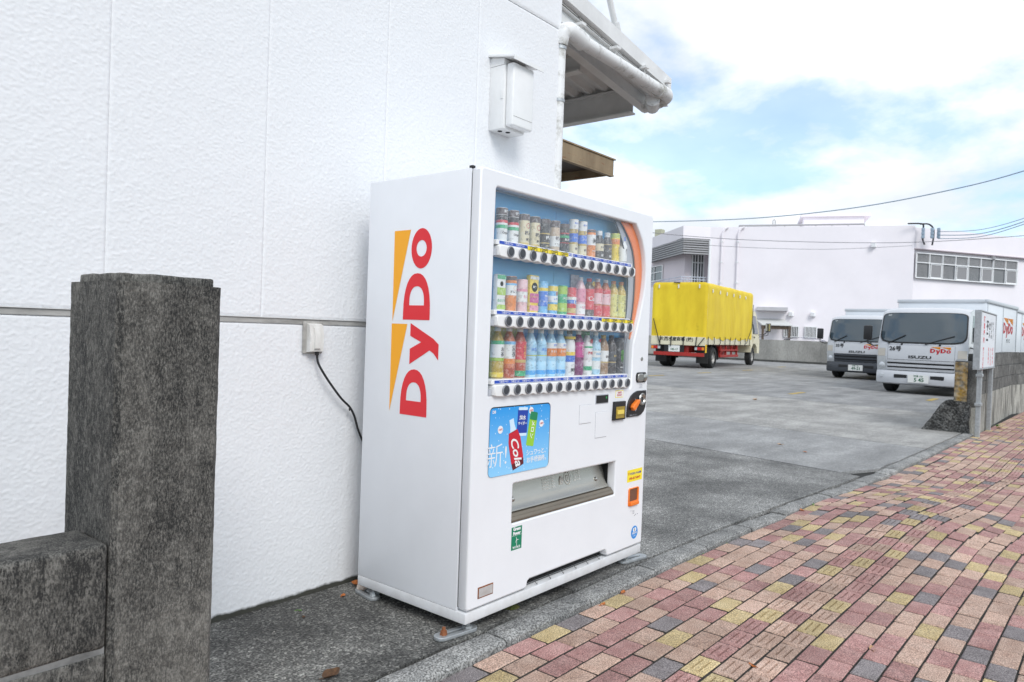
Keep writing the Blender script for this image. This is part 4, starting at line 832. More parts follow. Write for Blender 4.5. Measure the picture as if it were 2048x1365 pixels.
def drink(name, label, cat, row, col, body, r, h, bands=(), texts=(), cap=None, card=None, badge=None, shape='can', group='drinks on display'):
    zc = ROWZ[row] + 0.0432
    if shape == 'can': prof = [(0.0001, 0), (r * 0.80, 0.0), (r * 0.86, 0.003), (r, 0.012), (r, h - 0.014), (r * 0.84, h - 0.003), (r * 0.84, h), (r * 0.76, h - 0.003), (0.0001, h - 0.003)]
    elif shape == 'tin': prof = [(0.0001, 0), (r * 0.95, 0.0), (r, 0.003), (r, h - 0.004), (r * 0.95, h), (r * 0.88, h - 0.004), (0.0001, h - 0.004)]
    elif shape == 'botcan': prof = [(0.0001, 0), (r * 0.9, 0), (r, 0.006), (r, h * 0.66), (r * 0.62, h * 0.82), (r * 0.60, h * 0.84), (0.0001, h * 0.84)]
    elif shape == 'pet': prof = [(0.0001, 0), (r * 0.88, 0), (r, 0.008), (r, h * 0.30), (r * 0.955, h * 0.32), (r * 0.955, h * 0.34), (r, h * 0.36), (r, h * 0.64), (r * 0.90, h * 0.74), (r * 0.52, h * 0.87), (r * 0.42, h * 0.90), (r * 0.42, h * 0.93), (0.0001, h * 0.93)]
    elif shape == 'card': prof = None
    if prof: o = MB().lathe(prof, 24).build(name, body)
    else: o = MB().bbox(-r, r, -0.012, 0.012, 0, h, 0.004, 2).build(name, body)
    o.location = (MX + U0 + col * PITCH + 0.022, MY + 0.054, zc); tag(o, label, cat, group)
    for (z0, z1, m_) in bands:
        if prof: band(o, 'label_band', m_, r, z0 * h, z1 * h)
        else: MB().box(-r + 0.0005, r - 0.0005, -0.0128, -0.0121, z0 * h + 0.001, z1 * h - 0.001).build('label_band', m_, o)
    if cap is not None:
        rc = r * (0.62 if shape == 'botcan' else 0.46); z0 = h * (0.835 if shape == 'botcan' else 0.915)
        MB().lathe([(rc * 0.96, z0), (rc, z0 + 0.002), (rc, h - 0.0015), (rc * 0.93, h), (0.0001, h)], 16).build('cap', cap, o)
    for (s_, size, z, m_, vert) in texts:
        fn = wrap(r + 0.0011, 0) if prof else (lambda a, b, d: (a, -0.0132 - d, b))
        t_ = MB()
        if vert:
            for k, ch_ in enumerate(s_): t_.text(ch_, size, lambda a, b, d, k=k: fn(a, z * h + b - k * size * 1.02, d), 0.0, size * 0.02)
        else: t_.text(s_, size, lambda a, b, d: fn(a, z * h + b, d), 0.0, size * 0.025)
        t_.build('label_lettering', m_, o, smooth=0)
    if badge:
        bm_, bz, br = badge; fn = wrap(r + 0.0009, 0) if prof else (lambda a, b, d: (a, -0.0130, b))
        MB().curve(circ(0, bz * h, br, 18), [], lambda a, b, d: fn(a, b, 0), 0, 0.0001).build('badge', bm_, o, smooth=0)
    if card: MB().box(-0.0335, 0.0335, 0.0315, 0.0335, -0.012, h + 0.008 if row == 2 else h + 0.012).build('backing_card', card, o)
    return o
rc = 0.0248
T = 'top display shelf'; M_ = 'middle display shelf'; B_ = 'bottom display shelf'
for c_ in (0, 1):
    d_ = drink('coffee_can', ('leftmost' if c_ == 0 else 'second from left') + ' can, white with black top and tricolour stripe, ' + T, 'can', 0, c_, wht, rc, 0.140, [(0.80, 0.99, brn), (0.40, 0.50, grnd), (0.50, 0.56, wht), (0.56, 0.64, red), (0.64, 0.79, drk)], [('Original', 0.0115, 0.27, drk, 0), ('微糖', 0.013, 0.89, wht, 0)], shape='tin')
for c_ in (2, 3):
    drink('coffee_can', ('left' if c_ == 2 else 'right') + ' of two cream coffee cans with round red badge, ' + T, 'can', 0, c_, crm, rc, 0.135, [(0.80, 0.99, brn), (0.03, 0.11, gld)], [('極み', 0.0185, 0.40, drk, 0), ('微糖', 0.012, 0.20, drk, 0)], badge=(red, 0.64, 0.0115), shape='tin')
drink('coffee_can', 'black coffee can with gold trim, fifth from left, ' + T, 'can', 0, 4, drk, rc, 0.135, [(0.50, 0.54, gld), (0.20, 0.23, gld), (0.86, 0.99, brn)], [('極み', 0.017, 0.38, wht, 0), ('BLACK', 0.0085, 0.13, gld, 0)], shape='tin')
drink('milk_coffee_can', 'brown and white milk coffee can, sixth from left, ' + T, 'can', 0, 5, dc('latte', (0.58, 0.45, 0.33)), rc, 0.137, [(0.78, 0.99, brn), (0.16, 0.50, wht)], [('極み', 0.018, 0.42, brn, 0), ('カフェオレ', 0.009, 0.24, brn, 0)], shape='tin')
drink('coffee_can', 'black coffee can with red stripes, seventh from left, ' + T, 'can', 0, 6, drk, rc, 0.133, [(0.66, 0.69, red), (0.34, 0.36, red), (0.52, 0.60, grnd), (0.88, 0.99, brn)], [('BLACK', 0.0125, 0.46, wht, 0)], shape='tin')
for c_ in (7, 8):
    drink('coffee_can', ('left' if c_ == 7 else 'right') + ' of two blue and gold cans with white top, ' + T, 'can', 0, c_, gld, rc * 0.92, 0.165, [(0.72, 0.99, wht), (0.36, 0.60, blu), (0.05, 0.30, crm)], [('デミタス', 0.010, 0.47, wht, 0), ('微糖', 0.012, 0.17, brn, 0), ('売れてる', 0.009, 0.88, blu, 0)], badge=(blu, 0.68, 0.013), shape='tin')
drink('coffee_can', 'orange and white striped can with big letter M, ' + T, 'can', 0, 9, orn, rc, 0.135, [(0.45, 0.82, wht), (0.90, 0.99, brn)], [('M', 0.034, 0.60, drk, 0), ('COFFEE', 0.009, 0.25, wht, 0)], shape='tin')
drink('coffee_bottle_can', 'black bottle-shaped coffee can with cream label, ' + T, 'bottle', 0, 10, drk, rc, 0.140, [(0.30, 0.55, crm)], [('BLEND', 0.010, 0.43, drk, 0), ('微糖', 0.012, 0.14, wht, 0)], cap=wht, shape='botcan')
drink('coffee_bottle_can', 'dark brown bottle-shaped coffee can beside the yellow pack, ' + T, 'bottle', 0, 11, dc('espresso', (0.035, 0.022, 0.018)), rc, 0.140, [(0.56, 0.59, gld)], [('BLACK', 0.010, 0.43, gld, 0), ('無糖', 0.012, 0.16, wht, 0)], cap=wht, shape='botcan')
drink('lemon_can', 'bright yellow lemon drink can, ' + T, 'can', 0, 12, ylw, rc, 0.145, [(0.62, 0.80, orn), (0.84, 0.99, ygr)], [('はちみつ', 0.012, 0.50, brn, 1)], shape='tin')
drink('white_bottle', 'white bottle-shaped can at the right end, ' + T, 'bottle', 0, 13, wht, rc, 0.138, [(0.05, 0.10, gry)], [('香り', 0.013, 0.50, brn, 1)], cap=blu, shape='botcan')
# middle shelf
drink('grape_drink', 'white grape drink pack with green grapes, leftmost on ' + M_, 'drink', 1, 0, wht, 0.027, 0.148, [(0.86, 0.99, grnd), (0.42, 0.64, lim), (0.03, 0.17, lim)], [('白ぶどう', 0.0125, 0.27, grnd, 0)], shape='card', badge=(lim, 0.74, 0.010))
drink('orange_can', 'orange juice can with white and blue splash, ' + M_, 'can', 1, 1, orn, 0.0252, 0.145, [(0.45, 0.74, wht), (0.74, 0.80, lbl), (0.88, 0.99, brn)], [('オレンジ', 0.013, 0.55, drk, 0)], shape='tin', badge=(orn, 0.66, 0.010))
drink('peach_can', 'pale pink peach drink can, ' + M_, 'can', 1, 2, ppk, 0.0252, 0.138, [(0.30, 0.62, wht), (0.62, 0.70, pnk)], [('もも', 0.016, 0.46, pnk, 0)], shape='tin')
drink('bubble_drink', 'yellow pack with purple burst and magenta lettering, ' + M_, 'drink', 1, 3, ylw, 0.031, 0.162, [(0.26, 0.52, mag), (0.05, 0.20, pnk), (0.88, 0.97, wht)], [('無糖', 0.012, 0.68, wht, 0), ('ファンシー', 0.010, 0.42, ylw, 0)], shape='card', badge=(dc('violet', (0.12, 0.05, 0.30)), 0.68, 0.020))
drink('cider_can', 'deep blue cider can with round emblem, ' + M_, 'can', 1, 4, lbl, 0.0252, 0.140, [(0.22, 0.68, blu), (0.70, 0.80, ylw)], [('純水', 0.013, 0.53, wht, 0), ('サイダー', 0.010, 0.36, wht, 0)], shape='tin')
drink('citrus_can', 'light blue can with yellow citrus fruit, ' + M_, 'can', 1, 5, lbl, 0.0252, 0.130, [(0.78, 0.96, ylw), (0.40, 0.62, wht), (0.12, 0.34, ylw)], [('レモン', 0.012, 0.51, blu, 0)], shape='tin', badge=(orn, 0.70, 0.008))
drink('melon_can', 'green melon soda can, ' + M_, 'can', 1, 6, grnd, 0.0252, 0.132, [(0.70, 0.97, lim), (0.10, 0.40, lim)], [('メロン', 0.014, 0.56, wht, 0)], shape='tin')
drink('energy_can', 'red can with diagonal white and blue flash, ' + M_, 'can', 1, 7, red, 0.0252, 0.128, [(0.55, 0.66, wht), (0.42, 0.55, blu), (0.08, 0.26, gld)], [('G', 0.030, 0.47, wht, 0)], shape='tin')
drink('peach_bottle', 'tall pink peach tea bottle, ' + M_, 'bottle', 1, 8, ppk, 0.027, 0.182, [(0.36, 0.70, pnk), (0.05, 0.30, wht)], [('もも', 0.016, 0.22, pnk, 0)], cap=wht, shape='pet', card=dc('palecard', (0.55, 0.55, 0.66)))
drink('cola_bottle', 'red cola bottle with white script lettering, ' + M_, 'bottle', 1, 9, brn, 0.028, 0.182, [(0.18, 0.72, red)], [('Cola', 0.030, 0.46, wht, 0)], cap=red, shape='pet', badge=(ylw, 0.86, 0.012))
for c_ in (10, 11):
    drink('apple_tea_bottle', ('left' if c_ == 10 else 'right') + ' of two red apple tea bottles, ' + M_, 'bottle', 1, c_, tea, 0.0275, 0.186, [(0.34, 0.62, ppk), (0.62, 0.74, red), (0.04, 0.30, red)], [('りんご', 0.0125, 0.57, red, 1)], cap=wht, shape='pet')
for c_ in (12, 13):
    drink('jasmine_tea_bottle', ('left' if c_ == 12 else 'rightmost') + (' of the two' if c_ == 12 else ' of two') + ' yellow jasmine tea bottles, ' + M_, 'bottle', 1, c_, dc('teayellow', (0.60, 0.40, 0.03)), 0.0275, 0.186, [(0.05, 0.64, dc('paleyellow', (0.70, 0.66, 0.20)))], [('さんぴん茶', 0.0165, 0.58, drk, 1)], cap=orn, shape='pet')
# bottom shelf
RB = 0.0288
drink('green_tea_bottle', 'green tea bottle with white label and green band, leftmost on ' + B_, 'bottle', 2, 0, dc('teagold', (0.50, 0.33, 0.02)), RB, 0.212, [(0.40, 0.66, wht), (0.66, 0.73, grnd), (0.34, 0.40, lim), (0.03, 0.12, ylw)], [('お茶', 0.020, 0.56, drk, 1)], cap=wht, card=dc('limecard', (0.46, 0.60, 0.20)), badge=None, shape='pet')
drink('barley_tea_bottle', 'reddish barley tea bottle with blue topped white label, ' + B_, 'bottle', 2, 1, tea, RB, 0.212, [(0.38, 0.66, wht), (0.66, 0.72, lbl), (0.28, 0.38, orn), (0.03, 0.20, dc('rust', (0.45, 0.06, 0.01)))], [('麦茶', 0.024, 0.58, drk, 1)], cap=wht, card=dc('olivecard', (0.50, 0.55, 0.06)), shape='pet')
drink('rooibos_bottle', 'red tea bottle with red label, third from left, ' + B_, 'bottle', 2, 2, dc('rust', (0.45, 0.06, 0.01)), RB, 0.212, [(0.36, 0.72, red), (0.30, 0.36, gld), (0.03, 0.14, grnd)], [('ルイボス', 0.0135, 0.62, ylw, 1)], cap=wht, card=PC['olivecard'], shape='pet')
for c_ in (3, 4):
    drink('water_bottle', ('left' if c_ == 3 else 'right') + ' of two clear water bottles with yellow stripe on blue cards, ' + B_, 'bottle', 2, c_, clr, RB, 0.208, [(0.46, 0.68, dc('waterlabel', (0.35, 0.62, 0.82))), (0.44, 0.46, ygr), (0.05, 0.14, skyb)], [('天然水', 0.015, 0.57, blu, 0)], cap=wht, card=skyb, shape='pet')
for c_ in (5, 6):
    drink('water_bottle', ('left' if c_ == 5 else 'right') + ' of two water bottles with orange and white labels, ' + B_, 'bottle', 2, c_, clr, RB, 0.208, [(0.60, 0.72, wht), (0.43, 0.60, orn), (0.05, 0.14, skyb)], [('ミネラル', 0.013, 0.53, wht, 0), ('海洋', 0.012, 0.66, blu, 0)], cap=wht, card=skyb, shape='pet')
drink('sports_bottle', 'white bottle with yellow and blue stripes and black cap, ' + B_, 'bottle', 2, 7, wht, RB, 0.210, [(0.80, 0.86, ylw), (0.44, 0.52, ylw), (0.30, 0.44, blu)], [('炭酸', 0.018, 0.12, drk, 0)], cap=drk, shape='tin' if False else 'pet', badge=(wht, 0.37, 0.010))
drink('grape_bottle', 'dark purple grape soda bottle, ' + B_, 'bottle', 2, 8, pur, RB, 0.208, [(0.40, 0.74, mag)], [('ぶどう', 0.019, 0.68, wht, 1)], cap=wht, shape='pet')
drink('yogurt_bottle', 'white bottle with green shoulder and red dot, ' + B_, 'bottle', 2, 9, wht, RB, 0.206, [(0.62, 0.66, grnd), (0.10, 0.20, grnd)], [('強炭酸', 0.015, 0.50, red, 0)], cap=grnd, badge=(red, 0.78, 0.011), card=dc('greencard', (0.08, 0.36, 0.18)), shape='pet')
drink('clear_water_bottle', 'pale blue water bottle with framed label and red dot, ' + B_, 'bottle', 2, 10, dc('paleblue', (0.45, 0.70, 0.86)), RB, 0.206, [(0.40, 0.56, wht), (0.12, 0.32, wht)], [('WATER', 0.014, 0.48, lbl, 0)], cap=wht, badge=(red, 0.80, 0.009), card=dc('icecard', (0.30, 0.58, 0.82)), shape='pet')
drink('latte_bottle', 'milky brown coffee bottle with white label and gold cap, ' + B_, 'bottle', 2, 11, dc('latte2', (0.34, 0.20, 0.10)), 0.028, 0.192, [(0.32, 0.60, wht), (0.29, 0.32, gld)], [('珈琲', 0.013, 0.44, brn, 0)], cap=gld, shape='pet')
drink('black_coffee_bottle', 'black coffee bottle with dark label and black cap, ' + B_, 'bottle', 2, 12, dc('espresso', (0.035, 0.022, 0.018)), 0.028, 0.192, [(0.34, 0.58, dc('slate', (0.06, 0.065, 0.075))), (0.29, 0.31, gld)], [('珈琲', 0.013, 0.46, gld, 0)], cap=drk, shape='pet')
d_ = drink('energy_drink_can', 'tall black energy drink can with green claw mark, ' + B_, 'can', 2, 13, drk, 0.0275, 0.182, [(0.88, 0.97, dc('slate', (0.06, 0.065, 0.075)))], [('ENERGY', 0.009, 0.17, wht, 0)], shape='can')
neon = dc('neon', (0.16, 0.75, 0.03))
cw = MB()
for k, (dz, hh) in enumerate(((0, 0.9), (0.004, 1.0), (-0.002, 0.8))):
    a0 = -0.013 + k * 0.010
    cw.curve([(a0, 0.115 + dz), (a0 + 0.006, 0.118 + dz), (a0 + 0.0055, 0.095), (a0 + 0.0065, 0.080), (a0 + 0.004, 0.115 - 0.065 * hh), (a0 + 0.0015, 0.078), (a0 + 0.002, 0.095)], [], lambda a, b, d: wrap(0.0285, 0)(a, b, 0), 0, 0.0001)
cw.build('claw_mark', neon, d_, smooth=0)
# ------------------------------------------------------------------ trucks
silver = mat('truck_silver_white', (0.54, 0.55, 0.57), 0.3, var=0.02, coat=0.4)
truck_box = mat('truck_box_panel', (0.72, 0.75, 0.78), 0.4, var=0.03, vscale=2)
truck_glass = mat('windshield_glass', (0.04, 0.062, 0.078), 0.03, spec=0.85, coat=0.25)
chassis = mat('chassis_black', (0.015, 0.015, 0.016), 0.7)
rim_m = mat('wheel_rim', (0.35, 0.34, 0.32), 0.5, 0.3, var=0.1)
lamp_c = mat('lamp_clear', (0.55, 0.57, 0.58), 0.15, 0.3); lamp_o = mat('lamp_amber', (0.75, 0.22, 0.02), 0.2); lamp_r = mat('lamp_red', (0.45, 0.01, 0.01), 0.2)
plate_m = mat('number_plate', (0.75, 0.75, 0.72), 0.5); plate_g = mat('plate_green', (0.02, 0.12, 0.06), 0.5)
bump_g = mat('bumper_dark_grey', (0.05, 0.055, 0.065), 0.5)
alu = mat('aluminium_rail', (0.60, 0.62, 0.64), 0.4, 0.5)
HWC = 0.995
def cab_w(z): return HWC if z <= 1.22 else HWC - (z - 1.22) * 0.045
CABP = [(0.10, 0.42), (0.03, 0.62), (0.0, 0.85), (0.012, 1.05), (0.03, 1.22), (0.095, 1.52), (0.175, 1.84), (0.22, 1.98), (0.30, 2.08), (0.50, 2.135), (0.9, 2.14), (1.62, 2.14), (1.66, 2.08), (1.66, 1.22), (1.66, 0.55)]
def cab_pt(i, s_, off=0.0):
    """point on the cab skin: i index along the side profile (float), s_ in -1..1 across"""
    k = min(int(i), len(CABP) - 2); t = i - k; x = CABP[k][0] + (CABP[k + 1][0] - CABP[k][0]) * t; z = CABP[k][1] + (CABP[k + 1][1] - CABP[k][1]) * t
    bow = (0.10 if z < 1.3 else 0.13) * abs(s_) ** 3.2 if k < 9 else (0.13 * abs(s_) ** 3.2 * max(0, 1 - (x - 0.6) * 3) if k < 11 else 0)
    drop = 0.05 * abs(s_) ** 5 if 8 <= i <= 12 else 0
    tang = Vector((CABP[k + 1][0] - CABP[k][0], 0, CABP[k + 1][1] - CABP[k][1])).normalized(); nrm = Vector((-tang.z, 0, tang.x))
    return Vector((x + bow, s_ * cab_w(z), z - drop)) + nrm * off
def cab(root, paint, trim, number, bumper_m, dark_grille):
    m_ = MB(); ns = 32; np_ = len(CABP)
    m_.grid((np_ - 1) * 2, ns, lambda a, b: cab_pt(a * (np_ - 1) - 1e-6 if a == 1 else a * (np_ - 1), b * 2 - 1))
    for s_ in (-1, 1):
        ring = [cab_pt(min(i, np_ - 1.000001), s_) for i in range(np_)]
        up = [q for q, c_ in zip(ring, CABP) if c_[1] >= 1.219]; lo = [q for q, c_ in zip(ring, CABP) if c_[1] <= 1.221]
        m_.poly(up if s_ > 0 else up[::-1]); m_.poly(lo if s_ > 0 else lo[::-1])
    m_.build('cab', paint, root, smooth=40)
    pane = lambda i0, i1, s0, s1, off, n_=10: (lambda a, b: cab_pt(i0 + (i1 - i0) * a, s0 + (s1 - s0) * b, off))
    def wsg(i0, i1, sm, off):
        def fq(a, b):
            u_, v_ = a * 2 - 1, b * 2 - 1; s_ = sm * v_ * (1 - 0.085 * abs(u_) ** 7); i_ = (i0 + i1) / 2 + (i1 - i0) / 2 * u_ * (1 - 0.10 * abs(v_) ** 7); return cab_pt(i_, s_, off)
        return MB().grid(14, 22, fq)
    wsg(4.05, 7.12, 0.975, 0.010).build('windshield_seal', chassis, root)
    ws = wsg(4.16, 6.99, 0.945, 0.017).build('windshield', truck_glass, root)
    MB().text('点検', 0.05, lambda a, b, d: cab_pt(6.6, 0.80 - a, 0.022) + Vector((0, 0, b)), 0, 0.002).build('inspection_sticker', lamp_c, ws, smooth=0)
    for s_ in (-1, 1):
        yy = lambda z: s_ * (cab_w(z) + 0.004)
        win = [(0.42, 1.28), (1.42, 1.24), (1.42, 1.92), (0.66, 1.95)]
        pts = [(x, yy(z), z) for x, z in win]; pts = pts if s_ < 0 else pts[::-1]
        MB().poly(pts).build('side_window', truck_glass, root, smooth=0)
        d_ = MB().box(0.40, 1.46, min(s_ * 0.996, s_ * 0.999), max(s_ * 0.996, s_ * 0.999), 0.72, 1.20).build('door', paint, root)
        MB().bbox(1.20, 1.36, min(s_ * 0.999, s_ * 1.02), max(s_ * 0.999, s_ * 1.02), 1.10, 1.15, 0.005, 1).build('door_handle', chassis, d_)
        arch = [(0.78 + 0.50 * math.cos(R(a)), 0.42 + 0.46 * math.sin(R(a))) for a in range(0, 181, 15)]
        MB().prism(arch, lambda a, b, d: (a, d, b), s_ * 0.90, s_ * 1.003).build('wheel_arch', chassis, root, fix=True)
        # head lamp cluster at the corner
        hl = lambda i0, i1, a, b, off: MB().grid(3, 5, (lambda u, v: cab_pt(i0 + (i1 - i0) * u, s_ * (a + (b - a) * v), off)) if s_ > 0 else (lambda u, v: cab_pt(i0 + (i1 - i0) * u, s_ * (b + (a - b) * v), off)))
        hl(0.78, 2.25, 0.775, 0.985, 0.006).build('headlight', lamp_c, root)
        hl(2.30, 3.3, 0.80, 0.985, 0.008).build('indicator_lamp', mat('lamp_frost', (0.50, 0.46, 0.40), 0.2), root)
        q = cab_pt(1.3, s_ * 0.86, 0.01)
        MB().lathe([(0.075, 0), (0.06, -0.01), (0.03, -0.02), (0.0001, -0.02)], 14, q, 'x').build('lamp_reflector', alu, root)
        # mirror
        ar = MB().tube([(0.35, s_ * 0.985, 1.18), (0.10, s_ * 1.10, 1.16), (-0.02, s_ * 1.20, 1.22), (-0.02, s_ * 1.20, 1.34)], 0.016, 8).build('mirror_arm', black_pl, root)
        MB().bbox(-0.07, 0.03, s_ * 1.20 - 0.10, s_ * 1.20 + 0.10, 1.30, 1.66, 0.03, 2).build('mirror', black_pl, ar)
    # bonnet seams, grille, bumper
    seam = mat('panel_seam', (0.25, 0.26, 0.28), 0.6)
    for s0 in (-0.74, 0.74): MB().grid(4, 1, pane(1.96, 3.9, s0 - 0.004, s0 + 0.004, 0.003)).build('panel_seam', seam, root)
    MB().grid(1, 12, pane(3.87, 3.9, -0.74, 0.74, 0.003)).build('panel_seam', seam, root)
    gm_ = bump_g if dark_grille else paint
    MB().grid(4, 12, pane(0.72, 1.95, -0.74, 0.74, 0.002)).build('grille_backing', chassis, root)
    for i0 in (0.80, 1.22, 1.66):
        bar = MB()
        for (a, b, o0, o1) in ((i0, i0 + 0.22, 0.022, 0.022), (i0 + 0.22, i0 + 0.24, 0.022, 0.0), (i0 - 0.02, i0, 0.0, 0.022)):
            bar.grid(1, 12, lambda u, v, a=a, b=b, o0=o0, o1=o1: cab_pt(a + (b - a) * u, -0.74 + 1.48 * v, o0 + (o1 - o0) * u))
        bar.build('grille_bar', gm_, root)
    bpz = [(0.06, 0.22), (-0.03, 0.25), (-0.05, 0.34), (-0.045, 0.49), (-0.01, 0.55), (0.08, 0.56)]
    bb = MB(); bb.grid(len(bpz) - 1, 18, lambda u, v: (lambda k, s_: (bpz[k][0] + 0.16 * abs(s_) ** 4, s_ * 1.0, bpz[k][1]))(round(u * 5), v * 2 - 1))
    for s_ in (-1, 1): bb.poly([(x + 0.16, s_, z) for x, z in bpz])
    bumper = bb.build('bumper', bumper_m, root, smooth=50)
    for y0, y1 in ((-0.90, -0.72), (-0.55, -0.25), (0.25, 0.55), (0.72, 0.90)):
        q = 0.16 * (abs(y0 + y1) / 2) ** 4
        MB().bbox(-0.056 + q, 0.0 + q, y0, y1, 0.38, 0.47, 0.01, 1).build('fog_lamp' if abs(y0) > 0.6 and abs(y1) > 0.6 else 'bumper_vent', (alu if not dark_grille else bump_g) if abs(y0 + y1) > 1.2 else chassis, bumper)
    sidef = lambda u, v, d: (-0.075 - d, -u, v)      # reads left to right seen from the front
    MB().box(-0.074, -0.052, -0.225, 0.225, 0.285, 0.475).build('number_plate', plate_m, bumper)
    pt = MB().text(number[0], 0.125, lambda a, b, d: sidef(a + 0.02, 0.355 + b, 0), 0, 0.004, sx=1.0); pt.text('沖縄 100', 0.055, lambda a, b, d: sidef(a, 0.445 + b, 0), 0, 0.001)
    pt.build('plate_lettering', plate_g, bumper, smooth=0)
    # lettering on the bonnet
    def onbon(a, b, d): i = 2.0; return (cab_pt_at(b, -a) - Vector((0.006, 0, 0)))
    def cab_pt_at(z, y):
        for k in range(len(CABP) - 1):
            if CABP[k][1] <= z <= CABP[k + 1][1]:
                t = (z - CABP[k][1]) / (CABP[k + 1][1] - CABP[k][1]); return cab_pt(k + t, y / cab_w(z))
        return cab_pt(3.0, y / HWC)
    MB().text('ISUZU', 0.12, lambda a, b, d: onbon(a, 0.905 + b * 0.8, d), 0, 0.004, sx=1.55).build('maker_lettering', chassis, root, smooth=0)
    MB().text(number[1], 0.135, lambda a, b, d: onbon(a - 0.56, 1.095 + b, d), 0, 0.004, sx=1.05).build('fleet_number', chassis, root, smooth=0)
    logo_faces(MB(), lambda s_, t, d: onbon(0.22 + s_ * 0.56, 1.03 + t * 0.62, d)).build('front_logo', [logo_red, logo_amber], root, smooth=0)
    for (y0, y1) in ((0.75, 0.35), (-0.10, -0.72)):
        wp = MB(); A = cab_pt(4.0, y0, 0.02); B = cab_pt(4.7, y1, 0.04); wp.tube([A, (A + B) / 2 + Vector((-0.01, 0, 0)), B], 0.013, 6); wp.build('wiper', black_pl, root)
    for y in (-0.42, 0.42): MB().lathe([(0.025, 0), (0.02, -0.015), (0.0001, -0.018)], 10, cab_pt(3.95, y, 0.003), 'x').build('washer_nozzle', black_pl, root)
def wheel(root, x, y, r, wd, dual=False, s_=1):
    w_ = MB(); hw = wd / 2
    w_.lathe([(r * 0.58, -hw), (r * 0.92, -hw), (r, -hw * 0.7), (r, hw * 0.7), (r * 0.92, hw), (r * 0.58, hw)], 28, (0, 0, 0), 'y'); ty = w_.build('tyre', rubber, None)
    ri = MB().lathe([(r * 0.585, s_ * hw * 0.86), (r * 0.55, s_ * hw * 0.70), (r * 0.47, s_ * hw * 0.5), (r * 0.40, s_ * hw * 0.15), (r * 0.25, s_ * hw * 0.18), (r * 0.22, s_ * hw * 0.8), (0.0001, s_ * hw * 0.85)], 22, (0, 0, 0), 'y').build('rim', rim_m, None)
    wh = obj('wheel', None, root, (x, y, r)); ty.parent = wh; ri.parent = wh
    return wh
def white_truck(label, loc, ang, number, fleet, bumper_m, dark_grille, L_box=4.05, with_cab=True):
    t_ = thing('box_truck', label, 'truck', loc, R(ang), 'white delivery trucks in the lot')
    cab(t_, silver, silver, (number, fleet), bumper_m, dark_grille)
    x0, x1 = 1.78, 1.78 + L_box; hw = 1.02; z0, z1 = 0.78, 2.38
    MB().bbox(x0, x1, -hw, hw, z0, z1, 0.02, 2).build('cargo_box', truck_box, t_)
    rr_ = MB()
    for s_ in (-1, 1): rr_.bbox(x0 - 0.01, x1 + 0.01, s_ * hw - 0.035, s_ * hw + 0.035, z1 - 0.06, z1 + 0.035, 0.012, 2)
    rr_.bbox(x0 - 0.02, x0 + 0.05, -hw + 0.037, hw - 0.037, z1 - 0.06, z1 + 0.034, 0.012, 2).bbox(x1 - 0.05, x1 + 0.02, -hw + 0.037, hw - 0.037, z1 - 0.06, z1 + 0.034, 0.012, 2)
    rr_.build('roof_rail', alu, t_)
    for s_ in (-1, 1):
        for x in (x0 + 0.04, x0 + 0.04 + L_box * 0.485, x1 - 0.10):
            MB().box(x, x + 0.06, min(s_ * (hw + 0.001), s_ * (hw + 0.012)), max(s_ * (hw + 0.001), s_ * (hw + 0.012)), z0, z1 - 0.061).build('side_post', alu if x < x1 - 0.2 else galv, t_)
        MB().box(x0, x1, min(s_ * (hw - 0.2), s_ * (hw - 0.05)), max(s_ * (hw - 0.2), s_ * (hw - 0.05)), 0.45, 0.775).build('side_skirt', bump_g, t_)
    logo_faces(MB(), lambda s_, t, d: (x0 + L_box * 0.52 + s_ * 1.75, -hw - 0.004, 1.60 + t * 1.9)).build('side_logo', [logo_red, logo_amber], t_, smooth=0)
    logo_faces(MB(), lambda s_, t, d: (x0 + L_box * 0.48 - s_ * 1.75, hw + 0.004, 1.60 + t * 1.9)).build('side_logo', [logo_red, logo_amber], t_, smooth=0)
    MB().text('ドリンコ', 0.13, lambda a, b, d: (x0 + L_box * 0.70 + a, -hw - 0.004, 1.40 + b), 0, 0.002).build('side_lettering', chassis, t_, smooth=0)
    MB().box(0.25, x1 - 0.1, -0.38, 0.38, 0.42, 0.72).build('chassis_frame', chassis, t_)
    for (x, y, s_) in ((0.78, 0.83, 1), (0.78, -0.83, -1), (x0 + L_box * 0.62, 0.78, 1), (x0 + L_box * 0.62, -0.78, -1)): wheel(t_, x, y, 0.38, 0.24 if x < 1 else 0.42, s_=s_)
    return t_
white_truck('white delivery truck numbered 26 beside the block wall', (20.1, 3.66, 0), -4.0, '5 45', '26号', silver, False)
white_truck('white delivery truck numbered 35 with dark grille and bumper', (26.05, 6.60, 0), -4.0, '49-21', '35号', bump_g, True)
white_truck('white delivery truck parked behind truck 26, only its box showing', (24.62, 3.86, 0), -4.0, '4 12', '12号', silver, False) if False else None
white_truck('white delivery truck behind truck 26 at the right edge, only its box showing', (32.3, 3.15, 0), 177.0, '4 12', '28号', silver, False, L_box=4.05)

